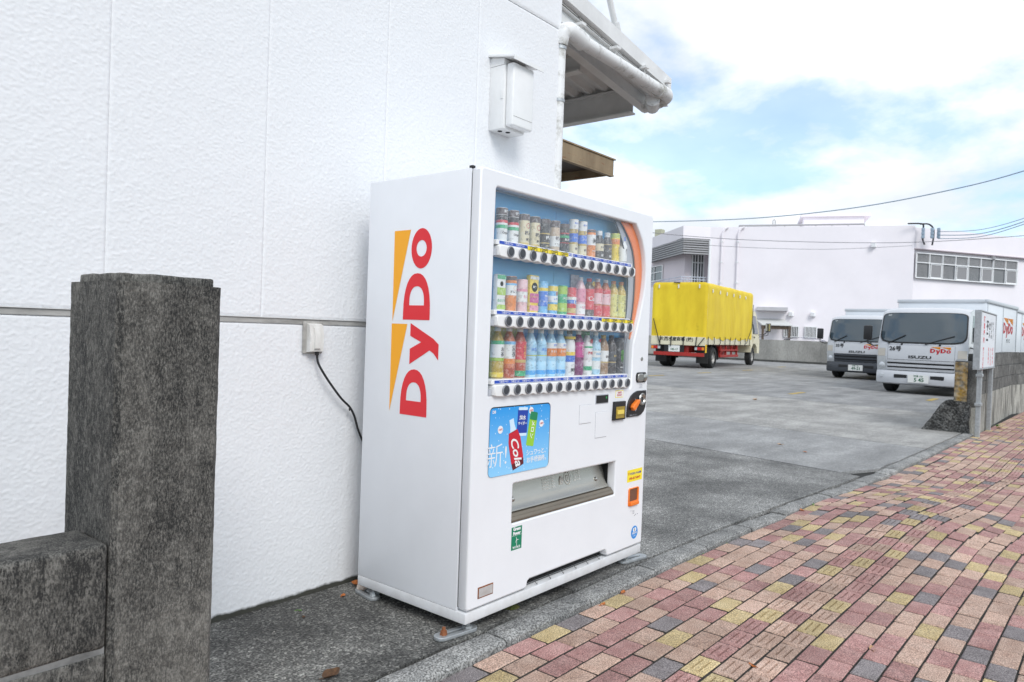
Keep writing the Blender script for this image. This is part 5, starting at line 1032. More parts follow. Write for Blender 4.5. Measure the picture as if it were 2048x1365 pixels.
# ------------------------------------------------------------------ yellow canvas truck (local +x = towards the rear of the photo truck's nose)
cream = mat('cream_paint', (0.68, 0.63, 0.46), 0.45, var=0.05, vscale=4)
red_ch = mat('chassis_red', (0.34, 0.018, 0.012), 0.55, var=0.15, vscale=5)
canvas = mat('yellow_canvas', (0.66, 0.46, 0.010), 0.6, col2=(0.80, 0.60, 0.02), vscale=1.6, stretch=(1, 1, 0.4))
n, l, p = nodes_of(canvas); src = p.inputs['Base Color'].links[0].from_socket
no = n.new('ShaderNodeTexNoise'); no.inputs['Scale'].default_value = 4.5; no.inputs['Detail'].default_value = 9; no.inputs['Roughness'].default_value = 0.75
rk = n.new('ShaderNodeValToRGB'); rk.color_ramp.elements[0].position = 0.60; rk.color_ramp.elements[0].color = (1, 1, 1, 1); rk.color_ramp.elements[1].position = 0.78; rk.color_ramp.elements[1].color = (0.35, 0.32, 0.25, 1)
l.new(no.outputs['Fac'], rk.inputs[0]); mm = n.new('ShaderNodeMixRGB'); mm.blend_type = 'MULTIPLY'; mm.inputs[0].default_value = 0.55; l.new(src, mm.inputs[1]); l.new(rk.outputs[0], mm.inputs[2]); l.new(mm.outputs[0], p.inputs['Base Color'])
YT = thing('canvas_truck', 'flatbed truck with yellow canvas cover and red chassis', 'truck', (26.40, 12.05, 0), R(7.0))
# local frame: origin = rear right ground corner, +x forward (away), +y to the truck's left
TW, TL = 2.22, 6.6
zb, zt = 1.14, 3.32
def fold(x, y, z): return 0.022 * mnoise.noise((x * 1.1, y * 1.1, z * 0.55)) + 0.007 * mnoise.noise((x * 3.5 + z * 1.2, y * 3.5 - z, z * 0.9 + x * 2)) + 0.010 * math.exp(-((x - 2.6 - 0.4 * z) / 0.5) ** 2) * math.sin(x * 16 + z * 7)
def perim(u):
    """cross-section: right bottom -> over the top -> left bottom"""
    r_ = 0.16; Hs = zt - zb - r_; Ws = TW - 2 * r_; A_ = math.pi * r_ / 2; tot = 2 * Hs + Ws + 2 * A_; s_ = u * tot
    if s_ < Hs: return (0.0, zb + s_, (-1, 0))
    s_ -= Hs
    if s_ < A_: a = s_ / r_; return (r_ - r_ * math.cos(a), zt - r_ + r_ * math.sin(a), (-math.cos(a), math.sin(a)))
    s_ -= A_
    if s_ < Ws: return (r_ + s_, zt, (0, 1))
    s_ -= Ws
    if s_ < A_: a = s_ / r_; return (TW - r_ + r_ * math.sin(a), zt - r_ + r_ * math.cos(a), (math.sin(a), math.cos(a)))
    s_ -= A_
    return (TW, zt - r_ - s_, (1, 0))
cv = MB()
def cvf(a, b):
    y, z, nn = perim(b); x = a * TL; hoop = -0.004 * abs(math.sin(math.pi * a * 6)) ** 0.7; k = fold(x, y, z) + hoop
    if z < zb + 0.35: k += 0.006 * math.sin(x * 9 + 2 * math.sin(x)) * (1 - (z - zb) / 0.35)
    rr_ = smooth01(0, 0.02, a) * smooth01(0, 0.02, 1 - a); dz = 0.04 * math.sin(x * 5.1) if b in (0.0, 1.0) else 0
    return (x, y + nn[0] * k * rr_, z + nn[1] * k * rr_ + dz)
cv.grid(70, 90, cvf); cv.build('canvas_cover', canvas, YT, smooth=60)
rf = MB()
def rff(a, b):
    y = a * TW; z = zb - 0.02 + b * (zt - zb + 0.02); e = min(a, 1 - a) * TW; inset = 0.16 - math.sqrt(max(0, 0.16 ** 2 - (0.16 - min(e, 0.16)) ** 2))
    z = min(z, zt - inset) if b > 0.9 else z
    k = 0.02 * math.sin(y * 9 + 1.5 * math.sin(z)) * (1 - b) ** 1.5 + 0.8 * fold(y + 4, 0.3, z); ed = smooth01(0, 0.05, a) * smooth01(0, 0.05, 1 - a) * smooth01(0, 0.04, 1 - b)
    return (-0.004 - (k + 0.03) * ed, y, z + (0.03 * math.sin(a * 25) if b == 0 else 0))
rf.grid(60, 40, rff); rf.build('rear_flap', canvas, YT, smooth=60, fix=True)
MB().grid(1, 1, lambda a, b: (TL + 0.002, 0.16 + a * (TW - 0.32), zb + b * (zt - zb - 0.05))).build('front_flap', canvas, YT)
MB().bbox(-0.03, TL, 0.015, TW - 0.015, 0.93, 1.20, 0.01, 1).build('flatbed', cream, YT)
MB().bbox(-0.07, -0.031, 0.02, TW - 0.02, 0.88, 1.21, 0.006, 1).build('tailgate', cream, YT)
MB().text('大西水産商事 (株)', 0.17, lambda a, b, d: (-0.075, TW / 2 - a + 0.05, 1.10 + b), 0, 0.004).build('tailgate_lettering', chassis, YT, smooth=0)
for k in range(9):
    x = 0.12 + k * (TL - 0.2) / 8.5
    MB().tube([(x, -0.035, zb + 0.10), (x + rnd.uniform(-.1, .1), -0.03, 1.0), (x + rnd.uniform(-.08, .08), -0.02, 0.90)], 0.014, 5).build('tie_rope', chassis, YT)
for k, yy in enumerate((0.35, 0.85, 1.35, 1.80)):
    MB().tube([(-0.09, yy, zb + 0.08), (-0.10, yy + 0.02, 1.0), (-0.09, yy + 0.03, 0.82)], 0.018, 5).build('tie_rope', chassis, YT)
MB().tube([(-0.10, 0.05, zb + 0.06), (-0.11, 0.30, 0.86)], 0.018, 5).build('tie_rope', chassis, YT)
MB().tube([(-0.10, TW - 0.1, zb + 0.75), (-0.11, TW - 0.40, 0.90)], 0.018, 5).build('tie_rope', chassis, YT)
MB().tube([(TL - 0.06, -0.045, zt - 0.55), (TL - 0.20, -0.05, 1.7), (TL - 1.0, -0.045, 1.0)], 0.014, 5).build('tie_rope', chassis, YT)
loopm = mat('canvas_loop_white', (0.7, 0.7, 0.66), 0.6)
for k in range(6): MB().bbox(0.45 + k * 0.95, 0.51 + k * 0.95, -0.055, -0.02, zt - 0.38, zt - 0.24, 0.008, 1).build('canvas_loop', loopm, YT)
for yy in (0.30, 1.13, 1.92): MB().bbox(-0.075, -0.04, yy, yy + 0.05, zt - 0.24, zt - 0.09, 0.008, 1).build('canvas_loop', loopm, YT)
MB().tube([(-0.06, 1.10, zt - 0.02), (-0.07, 1.35, zt - 0.01)], 0.02, 6).build('pull_cord', chassis, YT)
# chassis
MB().box(0.05, TL + 0.3, 0.70, 1.52, 0.60, 0.925).build('chassis_frame', red_ch, YT)
MB().bbox(-0.08, 0.02, 0.06, TW - 0.14, 0.46, 0.60, 0.01, 1).build('rear_bumper', red_ch, YT)
for s0 in (0.03, TW - 0.43):
    tl_ = MB().bbox(-0.075, 0.0, s0, s0 + 0.40, 0.70, 0.84, 0.01, 1).build('tail_lamp_housing', chassis, YT)
    outer = s0 < 1
    MB().box(-0.085, -0.0755, s0 + 0.12, s0 + 0.29, 0.715, 0.825).build('tail_lamp', lamp_r, tl_)
    MB().box(-0.085, -0.0755, (s0 + 0.015) if outer else (s0 + 0.295), (s0 + 0.115) if outer else (s0 + 0.385), 0.715, 0.825).build('turn_lamp', lamp_o, tl_)
    MB().box(-0.085, -0.0755, (s0 + 0.295) if outer else (s0 + 0.015), (s0 + 0.385) if outer else (s0 + 0.115), 0.715, 0.825).build('reverse_lamp', lamp_c, tl_)
pl_ = MB().box(-0.06, -0.04, 1.02, 1.47, 0.62, 0.86).build('number_plate', plate_m, YT)
MB().text('182-17', 0.11, lambda a, b, d: (-0.063, 1.245 - a, 0.71 + b), 0, 0.003).build('plate_lettering', plate_g, pl_, smooth=0)
MB().box(-0.05, -0.02, 0.85, 1.65, 0.60, 0.87).build('plate_bracket', chassis, YT)
yel_b = mat('marker_yellow', (0.8, 0.5, 0.02), 0.5); MB().box(-0.05, -0.01, -0.03, 0.02, 0.62, 0.93).build('marker_post', yel_b, YT)
for (x, y, s_, wd) in ((1.15, 0.28, -1, 0.46), (1.15, TW - 0.28, 1, 0.46), (TL + 0.6, 0.22, -1, 0.26), (TL + 0.6, TW - 0.22, 1, 0.26)): wheel(YT, x, y, 0.42, wd, s_=s_)
for y in (0.03, TW - 0.53):
    MB().grid(10, 1, lambda a, b, y=y: (1.15 - 0.56 * math.cos(R(-10 + 200 * a)), y + b * 0.50, 0.42 + 0.50 * math.sin(R(-10 + 200 * a)))).build('mudguard', chassis, YT)
    MB().box(0.40, 0.43, y + 0.02, y + 0.48, 0.20, 0.85).build('mud_flap', rubber, YT)
MB().bbox(2.0, 4.6, 0.03, 0.12, 0.42, 0.52, 0.01, 1).build('side_guard', red_ch, YT); MB().bbox(2.0, 4.6, 0.03, 0.10, 0.68, 0.74, 0.01, 1).build('side_guard', red_ch, YT)
for x in (2.1, 2.9, 3.7, 4.5): MB().box(x, x + 0.06, 0.06, 0.13, 0.50, 0.925).build('guard_post', red_ch, YT)
MB().bbox(2.5, 3.4, 0.20, 0.65, 0.45, 0.85, 0.03, 1).build('fuel_tank', red_ch, YT)
# cab of the canvas truck
cbp = [(TL + 0.10, 0.60), (TL + 0.10, 2.15), (TL + 0.16, 2.44), (TL + 0.35, 2.52), (TL + 0.95, 2.52), (TL + 1.15, 2.42), (TL + 1.55, 1.42), (TL + 1.62, 1.10), (TL + 1.62, 0.55), (TL + 1.25, 0.55), (TL + 1.15, 0.85), (TL + 0.85, 1.0), (TL + 0.45, 0.98), (TL + 0.20, 0.75)]
def cbw(z): return 0.0 if z < 1.4 else (z - 1.4) * 0.09
cb_ = MB(); nA = len(cbp); A_ = [(x, 0.04 + cbw(z), z) for x, z in cbp]; B2 = [(x, TW - 0.04 - cbw(z), z) for x, z in cbp]
cb_.add(A_ + B2, [(i, (i + 1) % nA, nA + (i + 1) % nA, nA + i) for i in range(nA)] + [tuple(range(nA)), tuple(range(nA, 2 * nA))[::-1]])
cb_.build('cab', cream, YT, smooth=30, fix=True)
MB().poly([(TL + 0.45, 0.035 + cbw(1.46), 1.46), (TL + 1.38, 0.035 + cbw(1.46), 1.46), (TL + 1.06, 0.033 + cbw(2.3), 2.28), (TL + 0.45, 0.033 + cbw(2.3), 2.30)]).build('side_window', truck_glass, YT, smooth=0)
MB().box(TL + 0.42, TL + 1.45, 0.028, 0.0385, 1.0, 1.40).build('door', cream, YT)
MB().bbox(TL + 0.50, TL + 0.66, 0.005, 0.027, 1.26, 1.33, 0.005, 1).build('door_handle', chassis, YT)
ym = MB().tube([(TL + 1.45, 0.12, 1.40), (TL + 1.70, -0.15, 1.45), (TL + 1.72, -0.32, 1.62)], 0.02, 6).tube([(TL + 1.45, 0.12, 1.30), (TL + 1.72, -0.32, 1.42), (TL + 1.72, -0.32, 1.62)], 0.018, 6).build('mirror_arm', black_pl, YT)
MB().bbox(TL + 1.66, TL + 1.76, -0.44, -0.20, 1.58, 1.98, 0.03, 2).build('mirror', black_pl, ym)
MB().bbox(TL + 1.645, TL + 1.66, -0.42, -0.22, 1.61, 1.95, 0.005, 1).build('mirror_glass', mat('mirror_face', (0.7, 0.72, 0.74), 0.08, 0.9), ym)

# ------------------------------------------------------------------ block wall, sign, end post on the right
blk = mat('weathered_block', (0.065, 0.064, 0.06), 0.95, col2=(0.19, 0.187, 0.175), vscale=4, grit=(70, 0.5, 1.4, 0.7), bump=0.4, bscale=90, rnd_obj=0.12)
basec = mat('stained_concrete', (0.07, 0.067, 0.06), 0.95, col2=(0.48, 0.47, 0.42), vscale=3.2, stretch=(2.2, 2.2, 0.5), grit=(60, 0.6, 1.3, 0.6), bump=0.4)
bw = thing('block_wall', 'weathered concrete block boundary wall along the pavement', 'wall')
def wall_y(x): return 1.47 if x < 16.6 else 1.47 - (x - 16.6) * 0.17
X0, XB, X1 = 12.02, 16.6, 34.0
for a, b in ((X0, 14.2), (14.205, XB), (XB + 0.005, 20), (20.005, 24), (24.005, 29), (29.005, X1)):
    MB().add([(a, wall_y(a) - 0.005, -0.1), (b, wall_y(b) - 0.005, -0.1), (b, wall_y(b) + 0.155, -0.1), (a, wall_y(a) + 0.155, -0.1), (a, wall_y(a) - 0.005, 0.52), (b, wall_y(b) - 0.005, 0.52), (b, wall_y(b) + 0.155, 0.52), (a, wall_y(a) + 0.155, 0.52)],
             [(0, 3, 2, 1), (4, 5, 6, 7), (0, 1, 5, 4), (1, 2, 6, 5), (2, 3, 7, 6), (3, 0, 4, 7)]).build('base_course', basec, bw)
for cz in range(3):
    x = X0 + 0.16 - (0.2 if cz % 2 else 0); z0 = 0.524 + cz * 0.197
    while x < X1 - 0.4:
        xa, xb = max(x, X0 + 0.16) + 0.006, x + 0.394; top = 0.186 + (0.0 if cz < 2 else 0.03 * smooth01(13, 17, x))
        MB().add([(xa, wall_y(xa), z0), (xb, wall_y(xb), z0), (xb, wall_y(xb) + 0.14, z0), (xa, wall_y(xa) + 0.14, z0), (xa, wall_y(xa), z0 + top), (xb, wall_y(xb), z0 + top), (xb, wall_y(xb) + 0.14, z0 + top), (xa, wall_y(xa) + 0.14, z0 + top)],
                 [(0, 3, 2, 1), (4, 5, 6, 7), (0, 1, 5, 4), (1, 2, 6, 5), (2, 3, 7, 6), (3, 0, 4, 7)]).build('block', blk, bw)
        x += 0.40
MB().add([(X0 + 0.17, wall_y(X0) + 0.012, 0.5), (XB, wall_y(XB) + 0.012, 0.5), (X1, wall_y(X1) + 0.012, 0.5), (X0 + 0.17, wall_y(X0) + 0.012, 1.09), (XB, wall_y(XB) + 0.012, 1.09), (X1, wall_y(X1) + 0.012, 1.09)], [(0, 1, 4, 3), (1, 2, 5, 4)]).build('mortar_core', mort, bw, smooth=0)
yend = mat('peeling_yellow_paint', (0.42, 0.40, 0.35), 0.9, col2=(0.55, 0.30, 0.015), vscale=9, grit=(16, 0.25, 1.2, 0.8))
ep = thing('end_post', 'wall end post with peeling yellow paint on rough concrete foot', 'post', (12.0, 1.47, 0))
rough_block(0.012, 0.165, 0.0, 0.27, 0.36, 1.0, 0.05, 0.003, 0.012).build('post_shaft', blk, ep, smooth=50)
rough_block(-0.004, 0.010, 0.11, 0.265, 0.42, 0.985, 0.04, 0.002, 0.003).build('painted_face', yend, ep, smooth=50)
rcon = mat('rough_rubble_concrete', (0.018, 0.018, 0.017), 0.95, col2=(0.16, 0.158, 0.15), vscale=11, grit=(45, 0.3, 1.6, 0.9), bump=0.9, bscale=40, bdist=0.03)
ftm = MB().prism([(0.06, -0.05), (0.70, -0.05), (0.62, 0.03), (0.40, 0.40), (0.36, 0.43), (0.06, 0.43)], lambda a, b, d: (d, a, b), -0.06, 0.30).build('rubble_foot', rcon, ep, smooth=0, fix=True)
bmx = bmesh.new(); bmx.from_mesh(ftm.data)
for _ in range(4): bmesh.ops.subdivide_edges(bmx, edges=[e for e in bmx.edges if e.calc_length() > 0.06], cuts=1, use_grid_fill=True); bmesh.ops.triangulate(bmx, faces=[f for f in bmx.faces if len(f.verts) > 4])
bmx.normal_update()
for v in bmx.verts: v.co += v.normal * 0.022 * mnoise.noise(v.co * 11)
bmx.to_mesh(ftm.data); bmx.free()
sg = thing('sign_board', 'white notice board with red lettering on steel posts', 'sign', (11.5, 1.42, 0))
MB().bbox(0.0, 1.56, -0.03, 0.03, 0.92, 1.68, 0.006, 1).build('board', mat('sign_white', (0.72, 0.74, 0.77), 0.5, var=0.04, vscale=3), sg)
fr_ = MB().bbox(-0.02, 0.002, -0.04, 0.04, 0.90, 1.70, 0.004, 1).bbox(1.558, 1.58, -0.04, 0.04, 0.90, 1.70, 0.004, 1).bbox(0.0025, 1.5575, -0.04, 0.04, 1.681, 1.70, 0.004, 1).bbox(0.0025, 1.5575, -0.04, 0.04, 0.90, 0.919, 0.004, 1)
fr_.build('board_frame', galv, sg)
for x in (0.33, 1.46): MB().bbox(x, x + 0.06, -0.03, 0.028, -0.06, 0.897, 0.006, 1).build('post', galv, sg)
MB().bbox(0.30, 0.42, -0.04, 0.04, 0.40, 0.44, 0.004, 1).build('clamp', galv, sg); MB().bbox(0.30, 0.42, -0.04, 0.04, 0.80, 0.84, 0.004, 1).build('clamp', galv, sg)
SF = lambda a, b, d: (a, -0.0312, b)
pinkp = mat('faded_red_print', (0.72, 0.10, 0.12), 0.6)
def vtext(m_, s_, size, x, z, name, bold=0.0):
    t_ = MB()
    for k, c_ in enumerate(s_): t_.text(c_, size, lambda a, b, d, k=k: SF(x * 0.85 + a * 1.4, z - k * size * 1.04 + b, d), 0, bold)
    t_.build(name, m_, sg, smooth=0)
vtext(pinkp, '駐車場内', 0.090, 0.42, 1.58, 'sign_lettering', 0.003); vtext(pinkp, '関係者以外', 0.062, 0.42, 1.17, 'sign_lettering', 0.002)
vtext(blackp, '不二', 0.15, 0.80, 1.50, 'sign_lettering', 0.008); vtext(blackp, '立入', 0.11, 1.08, 1.50, 'sign_lettering', 0.004)
vtext(blackp, '無断駐車', 0.060, 1.32, 1.54, 'sign_lettering', 0.002); vtext(blackp, '禁止致します', 0.044, 1.55, 1.55, 'sign_lettering', 0.001)
vtext(pinkp, '電話番号', 0.060, 1.05, 1.17, 'sign_lettering', 0.001); vtext(pinkp, '見つけ次第', 0.050, 1.32, 1.17, 'sign_lettering', 0.001); vtext(pinkp, '罰金申受', 0.060, 1.58, 1.17, 'sign_lettering', 0.001)

# ------------------------------------------------------------------ concrete wall at the back of the lot
rw_m = mat('old_grey_concrete', (0.22, 0.215, 0.20), 0.92, col2=(0.40, 0.39, 0.36), vscale=0.9, stretch=(1, 1, 0.4), grit=(20, 0.8, 1.15, 0.6))
A_, B2 = far(1255, 46), far(1690, 38.2)
d_ = (B2 - A_); Lw = d_.length; ang = math.atan2(d_.y, d_.x)
rw = thing('retaining_wall', 'grey concrete wall across the back of the parking lot', 'wall', A_, ang)
np_ = 11
for k in range(np_):
    a, b = k * Lw / np_ + 0.01, (k + 1) * Lw / np_ - 0.01
    MB().bbox(a, b, 0.0, 0.15, 0.10, 1.22 - 0.0 * k, 0.008, 1).build('wall_panel', rw_m, rw)
MB().box(0, Lw, -0.03, 0.2, -0.1, 0.099).build('footing', mat('dark_footing', (0.07, 0.07, 0.065), 0.9, var=0.3), rw)
MB().box(0, Lw, 0.04, 0.12, 0.1, 1.17).build('core', mort, rw)
for k in range(1, 11): MB().box(k * Lw / np_ - 0.03, k * Lw / np_ + 0.03, -0.012, -0.001, 0.12, 1.15).build('rib', rw_m, rw)
A_, B2 = far(1556, 44.5), far(1650, 43.0)
navy = mat('navy_cover', (0.018, 0.024, 0.07), 0.4, coat=0.4)
d_ = B2 - A_; Lc = d_.length
cvp = thing('parked_car', 'dark navy car roof showing above the concrete wall', 'car', A_, math.atan2(d_.y, d_.x))
prof = [(0.0, 0.55), (0.0, 0.85), (0.12, 1.02), (0.30, 1.30), (0.75, 1.40), (1.8, 1.38), (2.4, 1.27), (Lc, 1.05), (Lc + 0.9, 0.95), (Lc + 1.0, 0.55)]
MB().grid(len(prof) - 1, 8, lambda a, b: (lambda q, s_: (q[0], 0.8 + s_ * (0.75 - 0.14 * smooth01(0.95, 1.4, q[1])), q[1] + 0.03 * (1 - s_ * s_)))(prof[round(a * (len(prof) - 1))], b * 2 - 1)).build('body', navy, cvp, smooth=50)
MB().bbox(0.02, Lc + 0.95, 0.08, 1.52, 0.30, 0.85, 0.05, 2).build('lower_body', navy, cvp)
for x in (0.6, Lc + 0.2):
    for y, s_ in ((0.12, -1), (1.48, 1)): wheel(cvp, x, y, 0.30, 0.18, s_=s_)

# ------------------------------------------------------------------ pink building
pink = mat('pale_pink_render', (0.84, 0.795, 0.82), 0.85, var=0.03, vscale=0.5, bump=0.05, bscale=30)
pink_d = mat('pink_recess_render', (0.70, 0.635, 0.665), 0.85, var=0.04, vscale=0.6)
wgrey = mat('window_frame_white', (0.82, 0.82, 0.82), 0.45)
wglass = mat('window_glass', (0.06, 0.065, 0.07), 0.08, spec=0.8, col2=(0.10, 0.105, 0.11), vscale=1.2)
blind = mat('blind_slats', (0.34, 0.33, 0.33), 0.6)
frost = mat('insect_screen', (0.26, 0.255, 0.26), 0.6, var=0.05)
pb = thing('pink_building', 'long pale pink two-storey building behind the parking lot', 'building')
ZT = 8.85
c0, c1, c2, c3, c4 = far(1292, 58), far(1358, 50.8), far(1412, 51.1), far(1820, 47.2), far(2130, 51.5)
back = far(1150, 78), far(2500, 78)
def wallseg(name, a, b, z0, z1, m_, th=0.25, parent=None):
    d_ = (b - a); d_.z = 0; nrm = Vector((-d_.y, d_.x, 0)).normalized()
    if nrm.dot(Vector((0.774, 0.6335, 0))) < 0: nrm = -nrm
    P = [a, b, b + nrm * th, a + nrm * th]
    return MB().add([(q.x, q.y, z0) for q in P] + [(q.x, q.y, z1) for q in P], [(0, 3, 2, 1), (4, 5, 6, 7), (0, 1, 5, 4), (1, 2, 6, 5), (2, 3, 7, 6), (3, 0, 4, 7)]).build(name, m_, parent or pb, smooth=0, fix=True)
fwd = Vector((0.774, 0.6335, 0))
ztop = lambda px, py, D: farz(px, py, D)
# main wall, right wing (upper parapet and window band), left wing
wallseg('main_wall', c2, c3, 0, ZT, pink, 6.0)
zl = 7.35
wallseg('right_wing_wall', c3 + fwd * 0.25, c4 + fwd * 0.25, 0, zl, pink, 5.0)
wallseg('right_wing_parapet', c3 + fwd * 0.10, c4 + fwd * 0.10, zl + 0.06, ZT - 0.1, pink, 5.0)
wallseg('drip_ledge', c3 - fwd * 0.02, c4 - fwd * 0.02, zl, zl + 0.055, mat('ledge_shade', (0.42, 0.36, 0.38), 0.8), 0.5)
# left wing: parapet, louvre band, recessed upper storey, balcony
zl0, zl1 = farz(1358, 508, 50.8), farz(1358, 476, 50.8)
wallseg('left_parapet', c1, c2, zl1, ZT, pink, 0.3); wallseg('left_parapet', c0, c1 - Vector((0.01, 0, 0)), zl1, ZT, pink, 0.3)
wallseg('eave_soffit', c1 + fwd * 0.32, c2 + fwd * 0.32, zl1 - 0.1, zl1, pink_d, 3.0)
louv = mat('louvre_grey', (0.36, 0.355, 0.36), 0.6, var=0.1)
for k in range(7):
    z = zl0 + (zl1 - zl0) * (k + 0.1) / 7
    wallseg('louvre', c1 - fwd * 0.10, c2 - fwd * 0.10, z, z + 0.09, louv, 0.06); wallseg('louvre', c0 - Vector((0.1, -0.1, 0)), c1 - fwd * 0.12, z, z + 0.09, louv, 0.06)
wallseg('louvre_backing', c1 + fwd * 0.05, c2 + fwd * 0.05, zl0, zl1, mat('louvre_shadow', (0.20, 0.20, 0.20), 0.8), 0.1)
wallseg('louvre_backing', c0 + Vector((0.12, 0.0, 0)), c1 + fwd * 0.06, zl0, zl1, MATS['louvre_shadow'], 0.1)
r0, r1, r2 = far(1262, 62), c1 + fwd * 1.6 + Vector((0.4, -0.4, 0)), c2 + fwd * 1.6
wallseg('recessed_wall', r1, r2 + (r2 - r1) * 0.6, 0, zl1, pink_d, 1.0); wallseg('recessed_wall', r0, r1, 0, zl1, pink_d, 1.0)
zbal = farz(1370, 566, 51)
wallseg('balcony_slab', c1, c2, 0, zbal, pink, 1.55); wallseg('balcony_slab', c0, c1 - Vector((0.01, 0, 0)), 0, zbal, pink, 1.2)
MB().cyl((c2 - fwd * 0.08)[:2] + (0,), (c2 - fwd * 0.08)[:2] + (zl1 - 0.1,), 0.10, n=10).build('drain_pipe', wgrey, pb)
rail = mat('rail_galv', (0.50, 0.54, 0.60), 0.4, 0.4)
def railing(a, b):
    r_ = MB(); h = 0.42
    for t in (0.99, 0.55): r_.cyl((a.x, a.y, zbal + h * t), (b.x, b.y, zbal + h * t), 0.028, n=6)
    for k in range(7): q = a + (b - a) * k / 6; r_.cyl((q.x, q.y, zbal), (q.x, q.y, zbal + h), 0.022, n=6)
    r_.build('balcony_rail', rail, pb)
railing(c1 + fwd * 0.1, c2 + fwd * 0.1); railing(c0 + fwd * 0.1, c1 + fwd * 0.08)
def window(name, a, b, z0, z1, cols, rows=1, off=0.02, fill=None, frame_w=0.06):
    """framed window between two plan points; cols panes across, rows = list of z splits"""
    d_ = b - a; Lw_ = d_.length; u = d_ / Lw_; nrm = Vector((u.y, -u.x, 0)); nrm = nrm if nrm.dot(fwd) < 0 else -nrm
    P = lambda s_, z, o: (a.x + u.x * s_ + nrm.x * o, a.y + u.y * s_ + nrm.y * o, z)
    root = MB().add([P(0, z0, off), P(Lw_, z0, off), P(Lw_, z1, off), P(0, z1, off)], [(0, 1, 2, 3)]).build(name, wglass, pb, smooth=0, fix=True)
    fm_ = MB()
    def bar(s0, s1, za, zb_, o=0.07):
        fm_.add([P(s0, za, off), P(s1, za, off), P(s1, zb_, off), P(s0, zb_, off), P(s0, za, off + o), P(s1, za, off + o), P(s1, zb_, off + o), P(s0, zb_, off + o)], [(4, 5, 6, 7), (0, 1, 5, 4), (1, 2, 6, 5), (2, 3, 7, 6), (3, 0, 4, 7)])
    for k in range(cols + 1):
        w_ = frame_w * (1.5 if k % 2 == 0 else 0.8); s_ = Lw_ * k / cols; bar(max(-0.03, s_ - w_ / 2), min(Lw_ + 0.03, s_ + w_ / 2), z0, z1)
    for z in [z0, z1] + list(rows if isinstance(rows, (list, tuple)) else []): bar(0, Lw_, z - frame_w / 2, z + frame_w / 2, 0.085)
    fm_.build('window_frame', wgrey, root, smooth=0, fix=True)
    return P, Lw_, root
a, b = far(1825, 47.27) + fwd * 0.2, far(2028, 50.0) + fwd * 0.2
zw0, zw1 = 5.55, 7.13
for k in range(4):
    qa, qb = a + (b - a) * k / 4, a + (b - a) * (k + 1) / 4
    zs = zw1 - (zw1 - zw0) * 0.38
    P, Lw_, rt = window('window', qa, qb, zw0, zw1, 2, [zs], 0.08)
    sl = MB(); ns = 22
    for j in range(ns):
        s_ = Lw_ * (j + 0.5) / ns
        sl.add([P(s_ - 0.035, zs + 0.05, 0.084), P(s_ + 0.015, zs + 0.05, 0.084), P(s_ + 0.015, zw1 - 0.05, 0.084), P(s_ - 0.035, zw1 - 0.05, 0.084)], [(0, 1, 2, 3)])
        if j < ns / 2 - 1: sl.add([P(s_ - 0.03, zw0 + 0.05, 0.084), P(s_ + 0.01, zw0 + 0.05, 0.084), P(s_ + 0.01, zs - 0.05, 0.084), P(s_ - 0.03, zs - 0.05, 0.084)], [(0, 1, 2, 3)])
    sl.build('blind', blind, rt, smooth=0, fix=True)
    s0 = Lw_ * 0.58; MB().add([P(s0, zw0 + 0.06, 0.10), P(Lw_ - 0.06, zw0 + 0.06, 0.10), P(Lw_ - 0.06, zs - 0.08, 0.10), P(s0, zs - 0.08, 0.10)], [(0, 1, 2, 3)]).build('pane', frost, rt, smooth=0, fix=True)
    sb = MB()
    for (x0_, x1_, y0_, y1_) in ((s0 - 0.06, s0, zw0 + 0.02, zs - 0.03), (Lw_ - 0.10, Lw_ - 0.05, zw0 + 0.02, zs - 0.03), (s0, Lw_ - 0.1, zw0 + 0.02, zw0 + 0.09), (s0, Lw_ - 0.1, zs - 0.10, zs - 0.03)):
        sb.add([P(x0_, y0_, 0.112), P(x1_, y0_, 0.112), P(x1_, y1_, 0.112), P(x0_, y1_, 0.112)], [(0, 1, 2, 3)])
    sb.build('sash', wgrey, rt, smooth=0, fix=True)
pa = lambda t: r1 + (r2 - r1) * t
window('balcony_window', pa(0.38), pa(1.0), zbal + 0.1, farz(1390, 510, 52.6), 4, [farz(1390, 526, 52.6)], 0.03)
pa2 = lambda t: r0 + (r1 - r0) * t
window('balcony_window', pa2(0.30), pa2(0.62), farz(1318, 558, 55), farz(1318, 528, 55), 2, [farz(1318, 541, 55)], 0.03)
pm_ = lambda px, off=0.0: (lambda t: c2 + (c3 - c2) * t - fwd * off)((px - 1412) / 408.0)
for px in (1437, 1471):
    q = pm_(px, 0.12); MB().tube([(q.x, q.y, 0), (q.x, q.y, ZT - 0.45), (pm_(px + 5, .12).x, pm_(px + 5, .12).y, ZT - 0.12), (pm_(px + 12, 0.1).x, pm_(px + 12, 0.1).y, ZT - 0.02)], 0.07, 8).build('drain_pipe', pink, pb)
    for z in (3.6, 5.0, 6.4, 7.8): MB().box(q.x - 0.09, q.x + 0.09, q.y - 0.09, q.y + 0.09, z, z + 0.06).build('pipe_clip', wgrey, pb)
for px, py in ((1742, 494), (1586, 628), (1630, 629)):
    q = pm_(px, 0.1); zf = farz(px, py, 48.5); MB().bbox(q.x - 0.20, q.x + 0.12, q.y - 0.16, q.y + 0.12, zf - 0.15, zf + 0.15, 0.03, 1).build('wall_vent', wgrey, pb)
q = c3 + (c4 - c3) * 0.49; MB().bbox(q.x - 0.1, q.x + 0.1, q.y - 0.1, q.y + 0.1, 7.08, 7.30, 0.03, 1).build('wall_vent', louv, pb)
